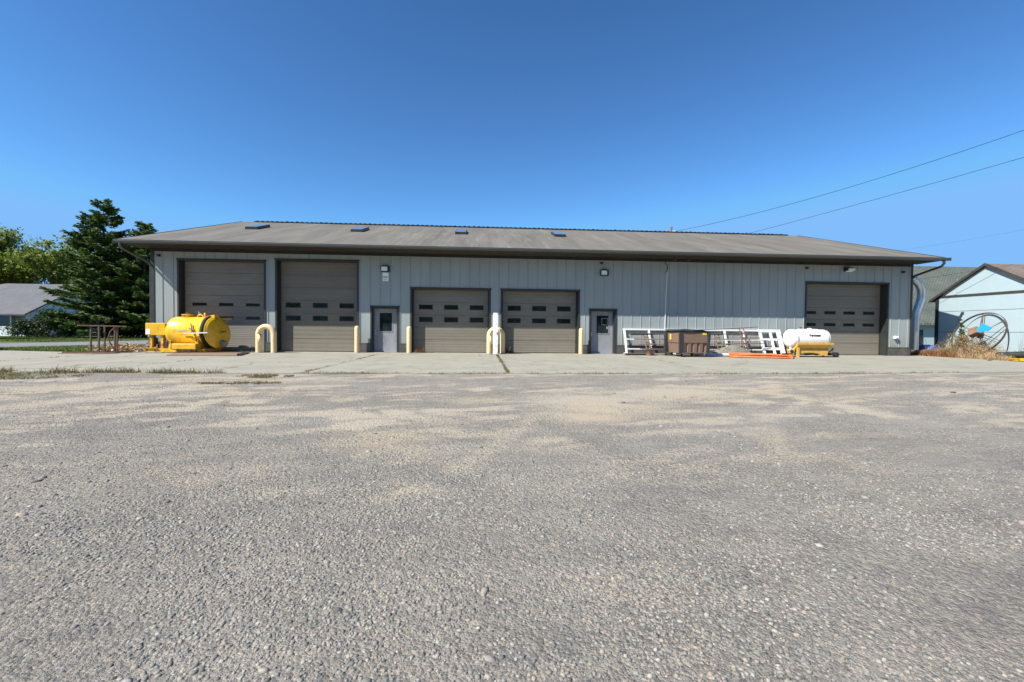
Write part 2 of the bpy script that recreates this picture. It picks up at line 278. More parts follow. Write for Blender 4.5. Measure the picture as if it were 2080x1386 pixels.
# ------------------------------------------------------------------ mesh helpers
ORG = {}
class MB:
    def __init__(s): s.v = []; s.f = []; s.mi = []; s.sm = []; s.cur = 0
    def add(s, vs, fs, smooth=False):
        o = len(s.v); s.v += [tuple(p) for p in vs]
        for f in fs: s.f.append(tuple(i + o for i in f)); s.mi.append(s.cur); s.sm.append(smooth)
        return s
    def box(s, x0, x1, y0, y1, z0, z1):
        return s.add([(x0, y0, z0), (x1, y0, z0), (x1, y1, z0), (x0, y1, z0), (x0, y0, z1), (x1, y0, z1), (x1, y1, z1), (x0, y1, z1)],
                     [(0, 3, 2, 1), (4, 5, 6, 7), (0, 1, 5, 4), (1, 2, 6, 5), (2, 3, 7, 6), (3, 0, 4, 7)])
    def quad(s, a, b, c, d): return s.add([a, b, c, d], [(0, 1, 2, 3)])
    def bar(s, a, b, w, h, up=(0, 0, 1)):
        a = Vector(a); b = Vector(b); d = (b - a).normalized(); u = Vector(up)
        if abs(d.dot(u)) > 0.95: u = Vector((0, 1, 0))
        sd = d.cross(u).normalized(); u = sd.cross(d); vs = []
        for p in (a, b):
            for i, j in ((-1, -1), (1, -1), (1, 1), (-1, 1)): vs.append(p + sd * i * w / 2 + u * j * h / 2)
        return s.add(vs, [(3, 2, 1, 0), (4, 5, 6, 7), (0, 1, 5, 4), (1, 2, 6, 5), (2, 3, 7, 6), (3, 0, 4, 7)])
    def tube(s, pts, r, n=10, cap=True):
        pts = [Vector(p) for p in pts]; rs = r if isinstance(r, (list, tuple)) else [r] * len(pts); vs = []; fs = []
        u = None
        for i, p in enumerate(pts):
            d = (pts[min(i + 1, len(pts) - 1)] - pts[max(i - 1, 0)]).normalized()
            if u is None: u = Vector((0, 0, 1)) if abs(d.z) < 0.9 else Vector((1, 0, 0))
            sd = d.cross(u).normalized(); u = sd.cross(d).normalized()
            for k in range(n):
                a = 2 * math.pi * k / n; vs.append(p + (sd * math.cos(a) + u * math.sin(a)) * rs[i])
        for i in range(len(pts) - 1):
            for k in range(n): fs.append((i * n + k, i * n + (k + 1) % n, (i + 1) * n + (k + 1) % n, (i + 1) * n + k))
        s.add(vs, fs, True)
        if cap:
            e = len(pts) - 1
            s.add(vs[:n], [tuple(range(n))[::-1]]); s.add(vs[e * n:], [tuple(range(n))])
        return s
    def lathe(s, prof, o, axis='z', n=28, smooth=True):
        vs = []; fs = []; o = Vector(o)
        for r, h in prof:
            for k in range(n):
                a = 2 * math.pi * k / n; c, q = r * math.cos(a), r * math.sin(a)
                vs.append(o + Vector({'z': (c, q, h), 'x': (h, c, q), 'y': (q, h, c)}[axis]))
        for i in range(len(prof) - 1):
            for k in range(n): fs.append((i * n + k, i * n + (k + 1) % n, (i + 1) * n + (k + 1) % n, (i + 1) * n + k))
        return s.add(vs, fs, smooth)
    def prism(s, poly, y0, y1, ax='y'):
        n = len(poly); f = (lambda p, y: (p[0], y, p[1])) if ax == 'y' else ((lambda p, y: (y, p[0], p[1])) if ax == 'x' else (lambda p, y: (p[0], p[1], y)))
        vs = [f(p, y0) for p in poly] + [f(p, y1) for p in poly]
        return s.add(vs, [tuple(range(n))[::-1], tuple(range(n, 2 * n))] + [(i, (i + 1) % n, n + (i + 1) % n, n + i) for i in range(n)])
    def build(s, name, mats, parent=None, bevel=0, local=False):
        me = bpy.data.meshes.new(name); o = (0, 0, 0)
        if parent is not None and not local: o = ORG.get(parent.name, (0, 0, 0))
        me.from_pydata([(x - o[0], y - o[1], z - o[2]) for x, y, z in s.v], [], s.f)
        for mt in (mats if isinstance(mats, list) else [mats]): me.materials.append(MATS[mt])
        me.polygons.foreach_set('material_index', s.mi); me.polygons.foreach_set('use_smooth', s.sm); me.update()
        ob = bpy.data.objects.new(name, me); C.objects.link(ob)
        if parent is not None: ob.parent = parent
        ORG[ob.name] = o
        if bevel:
            b = ob.modifiers.new('bevel', 'BEVEL'); b.width = bevel; b.segments = 2; b.limit_method = 'ANGLE'
        return ob
def npmesh(name, V, F, mat, parent=None, smooth=False, attrs=None):
    me = bpy.data.meshes.new(name); V = np.asarray(V, np.float32); F = np.asarray(F, np.int32); k = F.shape[1]
    if parent is not None: V = V - np.array(ORG.get(parent.name, (0, 0, 0)), np.float32)
    me.vertices.add(len(V)); me.vertices.foreach_set('co', V.ravel()); me.loops.add(F.size); me.loops.foreach_set('vertex_index', F.ravel())
    me.polygons.add(len(F)); me.polygons.foreach_set('loop_start', np.arange(0, F.size, k, dtype=np.int32)); me.polygons.foreach_set('loop_total', np.full(len(F), k, np.int32))
    if smooth: me.polygons.foreach_set('use_smooth', np.ones(len(F), bool))
    me.materials.append(MATS[mat]); me.update(calc_edges=True)
    for n, a in (attrs or {}).items():
        at = me.attributes.new(n, 'FLOAT', 'POINT'); at.data.foreach_set('value', np.asarray(a, np.float32))
    ob = bpy.data.objects.new(name, me); C.objects.link(ob)
    if parent is not None: ob.parent = parent
    return ob
def tag(o, label=None, cat=None, group=None, kind=None):
    if label: o['label'] = label
    if cat: o['category'] = cat
    if group: o['group'] = group
    if kind: o['kind'] = kind
    return o
def thing(name, label, cat, loc, group=None, rz=0):
    o = bpy.data.objects.new(name, None); C.objects.link(o); o.location = loc; o.rotation_euler = (0, 0, rz)
    o.empty_display_size = 0.2; ORG[o.name] = tuple(loc); return tag(o, label, cat, group)
def text_mesh(s, size, fn, ext=0.0):
    """lettering as mesh vertices mapped through fn(u, v)"""
    cu = bpy.data.curves.new('t', 'FONT'); cu.body = s; cu.size = size; cu.align_x = 'CENTER'; cu.align_y = 'CENTER'; cu.offset = ext
    ob = bpy.data.objects.new('t', cu); C.objects.link(ob); dg = bpy.context.evaluated_depsgraph_get(); dg.update()
    me = bpy.data.meshes.new_from_object(ob.evaluated_get(dg)); mb = MB()
    mb.add([fn(v.co.x, v.co.y) for v in me.vertices], [tuple(p.vertices) for p in me.polygons])
    bpy.data.objects.remove(ob); bpy.data.meshes.remove(me); bpy.data.curves.remove(cu); return mb

# value noise for terrain masks
_perm = rng.random((256, 256))
def vn(x, y):
    xi = np.floor(x).astype(int); yi = np.floor(y).astype(int); fx = x - xi; fy = y - yi; fx = fx * fx * (3 - 2 * fx); fy = fy * fy * (3 - 2 * fy)
    g = lambda i, j: _perm[i % 256, j % 256]
    return (g(xi, yi) * (1 - fx) + g(xi + 1, yi) * fx) * (1 - fy) + (g(xi, yi + 1) * (1 - fx) + g(xi + 1, yi + 1) * fx) * fy
def fbm(x, y, o=5):
    s = 0; a = 0.5
    for i in range(o): s = s + a * vn(x * 2 ** i + 17.3 * i, y * 2 ** i + 9.1 * i); a *= 0.55
    return s / 1.0

# ------------------------------------------------------------------ ground
def struct(o): return tag(o, kind='structure')
struct(MB().quad((-3000, -3000, -0.75), (3000, -3000, -0.75), (3000, 3000, -0.75), (-3000, 3000, -0.75)).build('ground', 'grass_ground'))
def poly(name, pts, z, mat): return struct(MB().add([(x, y, z) for x, y in pts], [tuple(range(len(pts)))]).build(name, mat))
poly('lawn', [(-20.2, -3), (-14.6, -3), (-14.6, 30), (39.9, 30), (39.9, -9), (120, -9), (120, 90), (-120, 90), (-120, -3)], -0.045, 'grass_ground')
poly('road', [(-33, -12), (-24.5, -12), (-23.4, -1), (-22.4, 1.5), (-20.6, 5.2), (-15, 20), (-6, 48), (6, 84), (-2, 88), (-17, 50), (-26.6, 15.5), (-29.3, 8), (-32, -1)], -0.03, 'asphalt')
poly('dirt_strip', [(22.5, -9), (24.9, -9), (40, -9), (40, 30), (21, 30), (21, 0.3), (22.5, 0.3)], -0.035, 'dirt')
# concrete apron in separate slabs, open joints between them
FX = [-40, -20, -11.46, -5.48, 0.81, 7.82, 12.5, 16.59, 22.5]; FY = [-9.7, -9.8, -9.85, -9.95, -9.8, -9.65, -9.2, -8.75, -8.2]
def edge(x): return np.interp(x, FX, FY)
mb = MB(); J = [-40, -31, -22.5, -14.72, -9.6, -4.43, 0.72, 6.8, 12.2, 17.4, 22.5]
for a, b in zip(J[:-1], J[1:]):
    a2, b2 = a + 0.012, b - 0.012
    yb = (lambda x: float(np.interp(x, [-40, -24, -20.8, -16.6, -14.76, -14.7], [0.3, 0.3, -0.3, -1.4, -0.9, 0.35])))
    if a > -14.8: yb = lambda x: 0.36
    if a == 17.4: yb = lambda x: float(np.interp(x, [21.6, 22.5], [0.36, 0.3]))
    xs = [a2 + (b2 - a2) * i / 8 for i in range(9)]
    fr = [(x, float(edge(x)) + 0.05 * math.sin(x * 7.1) * math.sin(x * 1.7) - 0.02) for x in xs]; bk = [(x, yb(x)) for x in xs]
    mb.prism(fr + bk[::-1], -0.2, 0.0, 'z')
struct(mb.build('concrete_apron', 'concrete'))
poly('joint_filler', [(-40, -9.6), (22.5, -8.1), (22.5, 0.2), (-14.6, 0.2), (-16.6, -1.6), (-24, 0), (-40, 0)], -0.012, 'dark_soil')

def blob(x, y, cx, cy, rx, ry, ang=0.0):
    c, s = math.cos(ang), math.sin(ang); u = ((x - cx) * c + (y - cy) * s) / rx; v = (-(x - cx) * s + (y - cy) * c) / ry
    return np.clip(1.25 - np.sqrt(u * u + v * v), 0, 1)
def stroke(x, y, pts, w):
    best = np.full(np.shape(x), 9e9)
    for (ax, ay), (bx, by) in zip(pts[:-1], pts[1:]):
        dx, dy = bx - ax, by - ay; t = np.clip(((x - ax) * dx + (y - ay) * dy) / (dx * dx + dy * dy), 0, 1)
        best = np.minimum(best, np.hypot(x - ax - t * dx, y - ay - t * dy))
    return np.clip(1.3 - best / w, 0, 1)
def sand_mask(x, y):
    wx = x + 0.7 * (fbm(x * .8, y * .8, 3) - .5); wy = y + 0.5 * (fbm(x * .9 + 40, y * .9, 3) - .5)
    s = np.maximum.reduce([
        blob(wx, wy, 1.9, -14.2, 1.3, 1.35), blob(wx, wy, 3.6, -13.2, 1.9, .95, .25), blob(wx, wy, 1.45, -15.3, .7, .55),
        .85 * stroke(wx, wy, [(3.5, -12.1), (5.4, -12.4), (5.8, -13.4), (6.0, -14.4), (6.1, -15.2)], .32), .6 * blob(wx, wy, 8.2, -14.2, .6, .3),
        .75 * blob(wx, wy, .8, -16.55, .35, .25), .7 * stroke(wx, wy, [(-7.5, -15.2), (-6.2, -13.2), (-5.0, -11.8), (-3.8, -10.9)], .38),
        .7 * stroke(wx, wy, [(-9.5, -13.3), (-7.4, -12.0), (-6.2, -10.9), (-4.5, -10.3)], .4), .75 * blob(wx, wy, -1.0, -15.35, .9, .35, -.2), .7 * blob(wx, wy, -1.1, -16.4, .8, .35, .3),
        .65 * blob(wx, wy, -.65, -18.0, .35, .2), .6 * blob(wx, wy, -1.4, -17.9, .45, .2, .2), .6 * blob(wx, wy, 0.1, -13.9, 1.1, .4), .5 * blob(wx, wy, -3.0, -11.4, .9, .3),
        .35 * blob(wx, wy, .6, -19.4, .4, .25),
        .55 * stroke(x, y, [(12, -10.6), (8, -11.2), (5, -11.9), (2.5, -13.2), (.8, -15.2), (-.2, -17.5)], .16), .5 * stroke(x, y, [(13, -12.2), (8.6, -12.9), (5.9, -13.9), (4.0, -15.4), (3.0, -17.2)], .17)])
    w = fbm(wx * .35 + wy * .22 + 5, wy * 1.3 - wx * .35, 5)
    far = np.clip((y + 18.6) / 3.2, .12, 1); s2 = np.clip((w - .54) * 5.5, 0, .95) * np.clip((1.5 - x) / 4 + .5, .3, 1) * far
    s3 = np.clip((fbm(wx * .9, wy * 3.4 - wx * .8 + 70, 5) - .52) * 5.5, 0, .85) * far
    holes = np.clip((fbm(x * 2.3 + 7, y * 3.1, 4) - .58) * 5, 0, .8); s2 = s2 * (1 - np.clip((fbm(x * 1.9 + 31, y * 2.2 + 3, 5) - .50) * 7, 0, .9)); s3 = s3 * (1 - np.clip((fbm(x * 3.1 + 11, y * 3.2 + 23, 4) - .52) * 6, 0, .9))
    return np.clip(np.maximum(s * (1 - holes), np.maximum(s2, s3)), 0, 1)
def green_mask(x, y):
    return np.clip(np.maximum.reduce([blob(x, y, -10.6, -10.6, 2.6, 1.2, -.3), .9 * blob(x, y, -5.0, -10.6, .55, .35), .8 * stroke(x, y, [(-5.7, -11.9), (-4.8, -11.6), (-3.9, -11.4)], .2),
        .6 * blob(x, y, -5.2, -15.5, .35, .12), .9 * np.clip(1.1 - np.abs(y - edge(x) + .12) / .22, 0, 1) * np.clip(fbm(x * 1.3, y * .1 + 3, 4) * 2.4 - .7 - x * .03, 0, 1)]), 0, 1)
def gz(x, y):
    d = edge(x) - y
    return -0.012 - 0.0125 * np.clip(d, 0, 30) + 0.05 * (fbm(x * .35, y * .35, 3) - .5) * np.clip(d, 0, 1) + 0.04 * (fbm(x * 1.1 + y * .4, y * 2.6, 5) - .5) * np.clip(d, 0, 1)
xs = np.concatenate([np.linspace(-60, -14, 60), np.linspace(-13.9, 13.9, 420), np.linspace(14, 60, 60)])
vs = np.concatenate([np.linspace(0, 12.5, 300), np.linspace(12.8, 45, 60)])
GX, GV = np.meshgrid(xs, vs); ex = edge(GX) + 0.05 * np.sin(GX * 3.7) * np.sin(GX * 1.3); GY = ex - GV
GY = np.where(GX > 22.5, GY - (GX - 22.5) * 0.1, GY)
GZ = gz(GX, GY); nx, ny = len(xs), len(vs)
idx = np.arange(nx * ny).reshape(ny, nx); F = np.stack([idx[:-1, :-1], idx[1:, :-1], idx[1:, 1:], idx[:-1, 1:]], -1).reshape(-1, 4)
gl = npmesh('gravel_lot', np.stack([GX, GY, GZ], -1).reshape(-1, 3), F, 'gravel_ground', None, True, {'sand': sand_mask(GX, GY).ravel(), 'green': green_mask(GX, GY).ravel()})
struct(gl)

# loose stones lying on the lot
ICO_V = []; 
_ph = (1 + 5 ** .5) / 2
ICO_V = np.array([(-1, _ph, 0), (1, _ph, 0), (-1, -_ph, 0), (1, -_ph, 0), (0, -1, _ph), (0, 1, _ph), (0, -1, -_ph), (0, 1, -_ph), (_ph, 0, -1), (_ph, 0, 1), (-_ph, 0, -1), (-_ph, 0, 1)]) / np.sqrt(1 + _ph ** 2)
ICO_F = np.array([(0, 11, 5), (0, 5, 1), (0, 1, 7), (0, 7, 10), (0, 10, 11), (1, 5, 9), (5, 11, 4), (11, 10, 2), (10, 7, 6), (7, 1, 8), (3, 9, 4), (3, 4, 2), (3, 2, 6), (3, 6, 8), (3, 8, 9), (4, 9, 5), (2, 4, 11), (6, 2, 10), (8, 6, 7), (9, 8, 1)])
OCT_V = np.array([(1, 0, 0), (-1, 0, 0), (0, 1, 0), (0, -1, 0), (0, 0, 1), (0, 0, -1.)]); OCT_F = np.array([(0, 2, 4), (2, 1, 4), (1, 3, 4), (3, 0, 4), (2, 0, 5), (1, 2, 5), (3, 1, 5), (0, 3, 5)])
def stones(n, dmin, dmax, smin, smax, tv, tf, p=2.2, keep_sand=.25, spread=54):
    d = np.sqrt(rng.uniform(dmin ** 2, dmax ** 2, n)); a = np.radians(rng.uniform(-spread, spread, n)) - math.radians(3.9) * -1
    x = d * np.sin(a); y = -21.5 + d * np.cos(a)
    k = (y < edge(x) - .03) & (rng.random(n) > sand_mask(x, y) * (1 - keep_sand) * 1.25) & (fbm(x * 1.1, y * 1.5, 4) + rng.random(n) * .28 > .52 + rng.random(n) * .12)
    x, y = x[k], y[k]; n = len(x)
    s = smin + (smax - smin) * rng.random(n) ** (p + .6)
    sc = np.stack([s * rng.uniform(.8, 1.5, n), s * rng.uniform(.7, 1.1, n), s * rng.uniform(.4, .8, n)], -1) / 2
    V = tv[None] * rng.uniform(.78, 1.12, (n, len(tv), 1)) * sc[:, None]
    th = rng.uniform(0, 6.283, n); c, q = np.cos(th)[:, None], np.sin(th)[:, None]
    X = V[..., 0] * c - V[..., 1] * q + x[:, None]; Y = V[..., 0] * q + V[..., 1] * c + y[:, None]; Z = V[..., 2] + (gz(x, y) - sc[:, 2] * .05)[:, None]
    return np.stack([X, Y, Z], -1).reshape(-1, 3), (tf[None] + (np.arange(n) * len(tv))[:, None, None]).reshape(-1, 3)
parts = [stones(125000, 1.2, 4.2, .003, .026, ICO_V, ICO_F, 4.2), stones(1100, 1.3, 6, .02, .05, ICO_V, ICO_F, 2.5, .6), stones(110000, 4.2, 8.5, .007, .030, OCT_V, OCT_F, 3.6),
         stones(60000, 8.5, 16, .012, .040, OCT_V, OCT_F, 3.4, .2, 58), stones(260, 4, 15, .04, .09, ICO_V, ICO_F, 2.5, .7)]
# a row of looser stones against the apron edge
Vs, Fs, o = [], [], 0
for V, Fc in parts: Vs.append(V); Fs.append(Fc + o); o += len(V)
tag(npmesh('gravel', np.concatenate(Vs), np.concatenate(Fs), 'pebbles'), 'loose grey, slate and reddish pebbles strewn over the gravel lot', 'gravel', kind='stuff')

# ------------------------------------------------------------------ blades, leaves
def blades(name, P, h, w, mat, lean=.45, parent=None, bend=True):
    P = np.asarray(P, float); n = len(P); h = np.broadcast_to(h, (n,)) * rng.uniform(.5, 1.15, n); th = rng.uniform(0, 6.283, n); ph = rng.uniform(0, 6.283, n); ln = rng.uniform(.05, lean, n) * h
    wd = np.stack([np.cos(th), np.sin(th), 0 * th], -1) * (w * rng.uniform(.6, 1.3, n))[:, None] / 2; L = np.stack([np.cos(ph) * ln, np.sin(ph) * ln, 0 * ln], -1)
    up = np.array([0, 0, 1.])
    a = P - wd; b = P + wd; c = P + L * .35 + up * (h * .6)[:, None] + wd * .7; d = P + L * .35 + up * (h * .6)[:, None] - wd * .7; e = P + L * 1.1 + up * h[:, None]
    V = np.stack([a, b, c, d, e], 1).reshape(-1, 3); k = (np.arange(n) * 5)[:, None]
    F = np.concatenate([k + np.array([[0, 1, 2]]), k + np.array([[0, 2, 3]]), k + np.array([[3, 2, 4]])])
    return npmesh(name, V, F, mat, parent)
def leafcloud(name, P, size, mat, parent=None, flat=0.0):
    P = np.asarray(P, float); n = len(P); s = size * rng.uniform(.6, 1.4, n)
    d = rng.normal(size=(n, 3)); d[:, 2] *= (1 - flat); d /= np.linalg.norm(d, axis=1)[:, None]; e = rng.normal(size=(n, 3)); e -= (e * d).sum(1)[:, None] * d; e /= np.linalg.norm(e, axis=1)[:, None]
    V = np.stack([P - d * s[:, None] * .6, P + e * s[:, None] * .32, P + d * s[:, None] * .6, P - e * s[:, None] * .32], 1).reshape(-1, 3)
    F = (np.arange(n) * 4)[:, None] + np.array([[0, 1, 2, 3]])
    return npmesh(name, V, F, mat, parent)

# ------------------------------------------------------------------ the long garage building
WL, WR, D, RY, RZ = -14.75, 21.575, 17.6, 8.8, 7.83
EX0, EX1, EY, EZ = -15.25, 21.86, -1.30, 4.74
B = thing('garage_building', 'long grey steel-sided garage with five brown overhead doors under a weathered low gable roof', 'building', (3.4, 0, 0))
def roofz(y): return EZ + (RZ - EZ) * ((y - EY) / (RY - EY) if y <= RY else (2 * RY - EY - y) / (RY - EY))
OPEN = [(-13.56, -9.87, 4.10, .33), (-9.30, -5.72, 4.18, .32), (-3.22, .37, 2.98, .32), (.99, 4.62, 2.98, .32), (16.05, 20.29, 3.58, .38), (-5.05, -3.87, 2.10, .24), (5.23, 6.44, 2.10, .24)]
xb = sorted({WL, WR} | {o[0] for o in OPEN} | {o[1] for o in OPEN}); zb = sorted({0, 4.6} | {o[2] for o in OPEN}); wall = MB()
for a, b in zip(xb[:-1], xb[1:]):
    for c, d in zip(zb[:-1], zb[1:]):
        if not any(o[0] <= a and b <= o[1] and d <= o[2] for o in OPEN): wall.quad((a, 0, c), (b, 0, c), (b, 0, d), (a, 0, d))
k0 = -3.748 - 24 * .4575
for i in range(80):                                   # raised seams where the steel sheets lap
    x = k0 + i * .4575
    if not (WL + .1 < x < WR - .1): continue
    z0 = max([o[2] + .09 for o in OPEN if o[0] - .09 < x < o[1] + .09] + [.42])
    wall.prism([(x - .016, 0), (x - .008, -.022), (x + .008, -.022), (x + .016, 0)], z0, 4.47, 'z')
wf = wall.build('front_wall', 'siding', B)
sw = MB()
for x in (WL, WR):
    p = [(0.0, 0.0), (D, 0.0), (D, 4.6), (D, roofz(D) - .14), (RY, RZ - .14), (0.0, roofz(0) - .14)]
    sw.add([(x, y, z) for y, z in p], [(0, 1, 2, 3, 4, 5) if x > 0 else (5, 4, 3, 2, 1, 0)])
sw.quad((WL, D, 0), (WR, D, 0), (WR, D, 4.9), (WL, D, 4.9)); sw.build('side_wall', 'siding_plain', B)
# top frieze, plinth, corner trim
fr = MB().box(WL - .02, WR + .02, -.045, 0, 4.47, 4.6).build('frieze_board', 'black_metal', B)  # trim board, coloured black to add the deep eave shade
pl = MB(); spans = [(WL, -13.64), (-9.79, -9.38), (-5.64, -5.13), (-3.79, -3.3), (.45, .91), (4.7, 5.15), (6.52, 15.97), (20.37, WR)]
for a, b in spans: MB().box(a, b, -.032, 0, .0, .41).prism([(0, .41), (-.045, .41), (-.045, .425), (0, .44)], a, b, 'x').build('plinth', 'plinth', B)
for a, b in ((WL - .03, WL + .13), (WR - .05, WR + .03)): MB().box(a, b, -.03, .14, .41, 4.47).build('corner_trim', 'trim_dark', B)
# roof
rf = MB()
for sgn in (0, 1):
    f = (lambda y: y) if sgn == 0 else (lambda y: 2 * RY - y)
    y0, y1 = EY - .03, RY
    t0, t1 = roofz(y0), RZ
    A = [(EX0, f(y0), t0), (EX1, f(y0), t0), (EX1, f(y1), t1), (EX0, f(y1), t1)]; Bq = [(x, y, z - .12) for x, y, z in A]
    if sgn: A = A[::-1]; Bq = Bq[::-1]
    rf.add(A + Bq, [(0, 1, 2, 3), (7, 6, 5, 4), (0, 4, 5, 1), (1, 5, 6, 2), (3, 2, 6, 7), (0, 3, 7, 4)])
n = int((EX1 - EX0) / .305)
for i in range(n + 1):
    x = EX0 + .03 + i * .305
    for y0, y1 in ((EY - .03, RY - .05), (2 * RY - EY + .03, RY + .05)):
        z0, z1 = roofz(y0), roofz(y1)
        rf.add([(x - .02, y0, z0), (x + .02, y0, z0), (x, y0, z0 + .007), (x - .02, y1, z1), (x + .02, y1, z1), (x, y1, z1 + .007)], [(0, 1, 2), (0, 3, 4, 1), (1, 4, 5, 2), (2, 5, 3, 0)])
roof = rf.build('roof', 'roof_metal', B)
rc = MB().prism([(RY - .16, RZ - .02), (RY + .16, RZ - .02), (RY + .1, RZ + .05), (RY - .1, RZ + .05)], EX0 + .8, EX1 - .8, 'x')
for i in range(int((EX1 - EX0 - 1.8) / .305)):
    x = EX0 + .95 + i * .305 + random.uniform(-.02, .02); rc.box(x, x + .12, RY - .17, RY + .13, RZ + .0, RZ + .062 + random.uniform(-.015, .01))
rc.build('ridge_vent', 'black_metal', roof)
sf = MB().quad((EX0 + .02, EY + .02, 4.6), (EX1 - .02, EY + .02, 4.6), (EX1 - .02, .0, 4.6), (EX0 + .02, .0, 4.6))
for i in range(int((EX1 - EX0) / .152)): sf.box(EX0 + .05 + i * .152, EX0 + .065 + i * .152, EY + .03, -.05, 4.588, 4.6)
sf.build('soffit', 'soffit', B)
fa = MB().box(EX0, EX1, EY, EY + .02, 4.575, 4.735)
for x in (EX0 - .02, EX1):
    for y0, y1 in ((EY - .03, RY), (RY, 2 * RY - EY + .03)):
        fa.add([(x, y0, roofz(y0) - .19), (x + .02, y0, roofz(y0) - .19), (x + .02, y0, roofz(y0) + .025), (x, y0, roofz(y0) + .025), (x, y1, roofz(y1) - .19), (x + .02, y1, roofz(y1) - .19), (x + .02, y1, roofz(y1) + .025), (x, y1, roofz(y1) + .025)],
               [(3, 2, 1, 0), (4, 5, 6, 7), (0, 1, 5, 4), (1, 2, 6, 5), (2, 3, 7, 6), (3, 0, 4, 7)])
fa.build('fascia', 'trim_dark', B)
gp = [(EY - .002, 4.735), (EY - .002, 4.60), (EY - .07, 4.60), (EY - .12, 4.66), (EY - .12, 4.72), (EY - .132, 4.72), (EY - .132, 4.655), (EY - .078, 4.588), (EY - .0, 4.588)]
gt = MB().prism(gp, EX0 - .02, EX1 + .22, 'x'); gt.box(EX0 - .03, EX0 - .02, EY - .132, EY, 4.588, 4.735).box(EX1 + .22, EX1 + .23, EY - .132, EY, 4.588, 4.735)
gut = gt.build('gutter', 'gutter', B)
# skylights on the front slope
def slope_box(mb, x0, x1, y0, y1, h0, h1):
    z0, z1 = roofz(y0), roofz(y1)
    mb.add([(x0, y0, z0 + h0), (x1, y0, z0 + h0), (x1, y1, z1 + h0), (x0, y1, z1 + h0), (x0, y0, z0 + h1), (x1, y0, z0 + h1), (x1, y1, z1 + h1), (x0, y1, z1 + h1)],
           [(0, 3, 2, 1), (4, 5, 6, 7), (0, 1, 5, 4), (1, 2, 6, 5), (2, 3, 7, 6), (3, 0, 4, 7)])
paint('skylight_glass', (0.14, 0.19, 0.25), 0.1, 0.15, spec=1.0)
for x0 in (-12.72, -7.15, -1.48, 4.12):
    a = MB(); slope_box(a, x0, x0 + .62, 4.05, 5.6, 0.0, .14)
    s = a.build('skylight', 'black_metal', roof)
    a = MB(); slope_box(a, x0 + .03, x0 + .59, 4.09, 5.56, .142, .155); g = a.build('skylight_pane', 'skylight_glass', roof)
# downspouts
ds = MB().tube([(-15.05, -1.36, 4.6), (-15.05, -1.36, 4.45), (-15.02, -1.28, 4.36), (-14.83, -.10, 3.98), (-14.81, .06, 3.85), (-14.81, .06, .15)], .055, 8); ds.build('downspout', 'gutter', B)
ds = MB().tube([(21.80, -1.36, 4.6), (21.80, -1.36, 4.45), (21.77, -1.27, 4.33), (21.64, -.10, 4.02), (21.63, .06, 3.85), (21.63, .06, .15)], .055, 8); ds.build('downspout', 'black_metal', B)

# door frames, overhead doors, entry doors
def frame(x0, x1, z1, d, w=.08):
    f = MB().box(x0 - w, x0, -.028, d + .02, 0, z1).box(x1, x1 + w, -.028, d + .02, 0, z1).box(x0 - w - .02, x1 + w + .02, -.034, d + .02, z1, z1 + w)
    return f.build('door_frame', 'trim_dark', B)
def overhead(i, x0, x1, z1, d, cols, rows, mat, framed, nsec):
    frame(x0, x1, z1, d)
    h = z1 / nsec; p = MB()
    for k in range(nsec):
        a, b = k * h, (k + 1) * h
        p.prism([(d, a + .008), (d - .006, a + .014), (d - .006, b - .014), (d, b - .008), (d + .05, b - .008), (d + .05, a + .008)], x0 + .0, x1 - .0, 'x')
    p.box(x0, x1, d + .012, d + .06, 0, z1)
    dr = p.build('overhead_door', mat, B)
    for a, b in ((x0 + .001, x0 + .05), (x1 - .05, x1 - .001)): MB().box(a, b, d - .03, d - .007, 0, z1).build('door_track', 'soffit' if x0 > 15 else 'trim_dark', dr)
    MB().box(x0 + .05, x1 - .05, d - .025, d - .008, .0, .035).build('bottom_seal', 'rubber', dr)
    for r0, r1 in zip(rows[::2], rows[1::2]):
        for a, b in zip(cols[::2], cols[1::2]):
            z_a, z_b = min(r0, r1), max(r0, r1)
            f = MB()
            if framed:
                t = .035
                f.box(a, b, d - .022, d - .007, z_a, z_a + t).box(a, b, d - .022, d - .007, z_b - t, z_b).box(a, a + t, d - .022, d - .007, z_a + t, z_b - t).box(b - t, b, d - .022, d - .007, z_a + t, z_b - t)
                f.cur = 1; f.box(a + t, b - t, d - .012, d - .0065, z_a + t, z_b - t)
            else:
                f.cur = 1; f.box(a, b, d - .012, d - .0065, z_a, z_b)
            f.build('door_window', ['rubber', 'glass_dark'], dr)
    return dr
overhead(1, *OPEN[0], [-13.19, -12.57, -12.03, -11.39, -10.83, -10.21], [2.21, 2.08, 1.6, 1.46], 'garage_grey', False, 8)
overhead(2, *OPEN[1], [-9.04, -8.38, -7.82, -7.15, -6.61, -5.96], [2.27, 2.04, 1.67, 1.44], 'garage_brown', True, 7)
overhead(3, *OPEN[2], [-2.93, -2.29, -1.75, -1.1, -.54, .11], [2.26, 2.04, 1.68, 1.44], 'garage_taupe', True, 5)
overhead(4, *OPEN[3], [1.27, 1.9, 2.45, 3.12, 3.66, 4.32], [2.27, 2.03, 1.67, 1.44], 'garage_taupe', True, 5)
overhead(5, *OPEN[4], [16.27, 16.84, 17.29, 17.89, 18.31, 18.91, 19.36, 19.96], [2.21, 2.06, 1.61, 1.46], 'garage_taupe', True, 6)
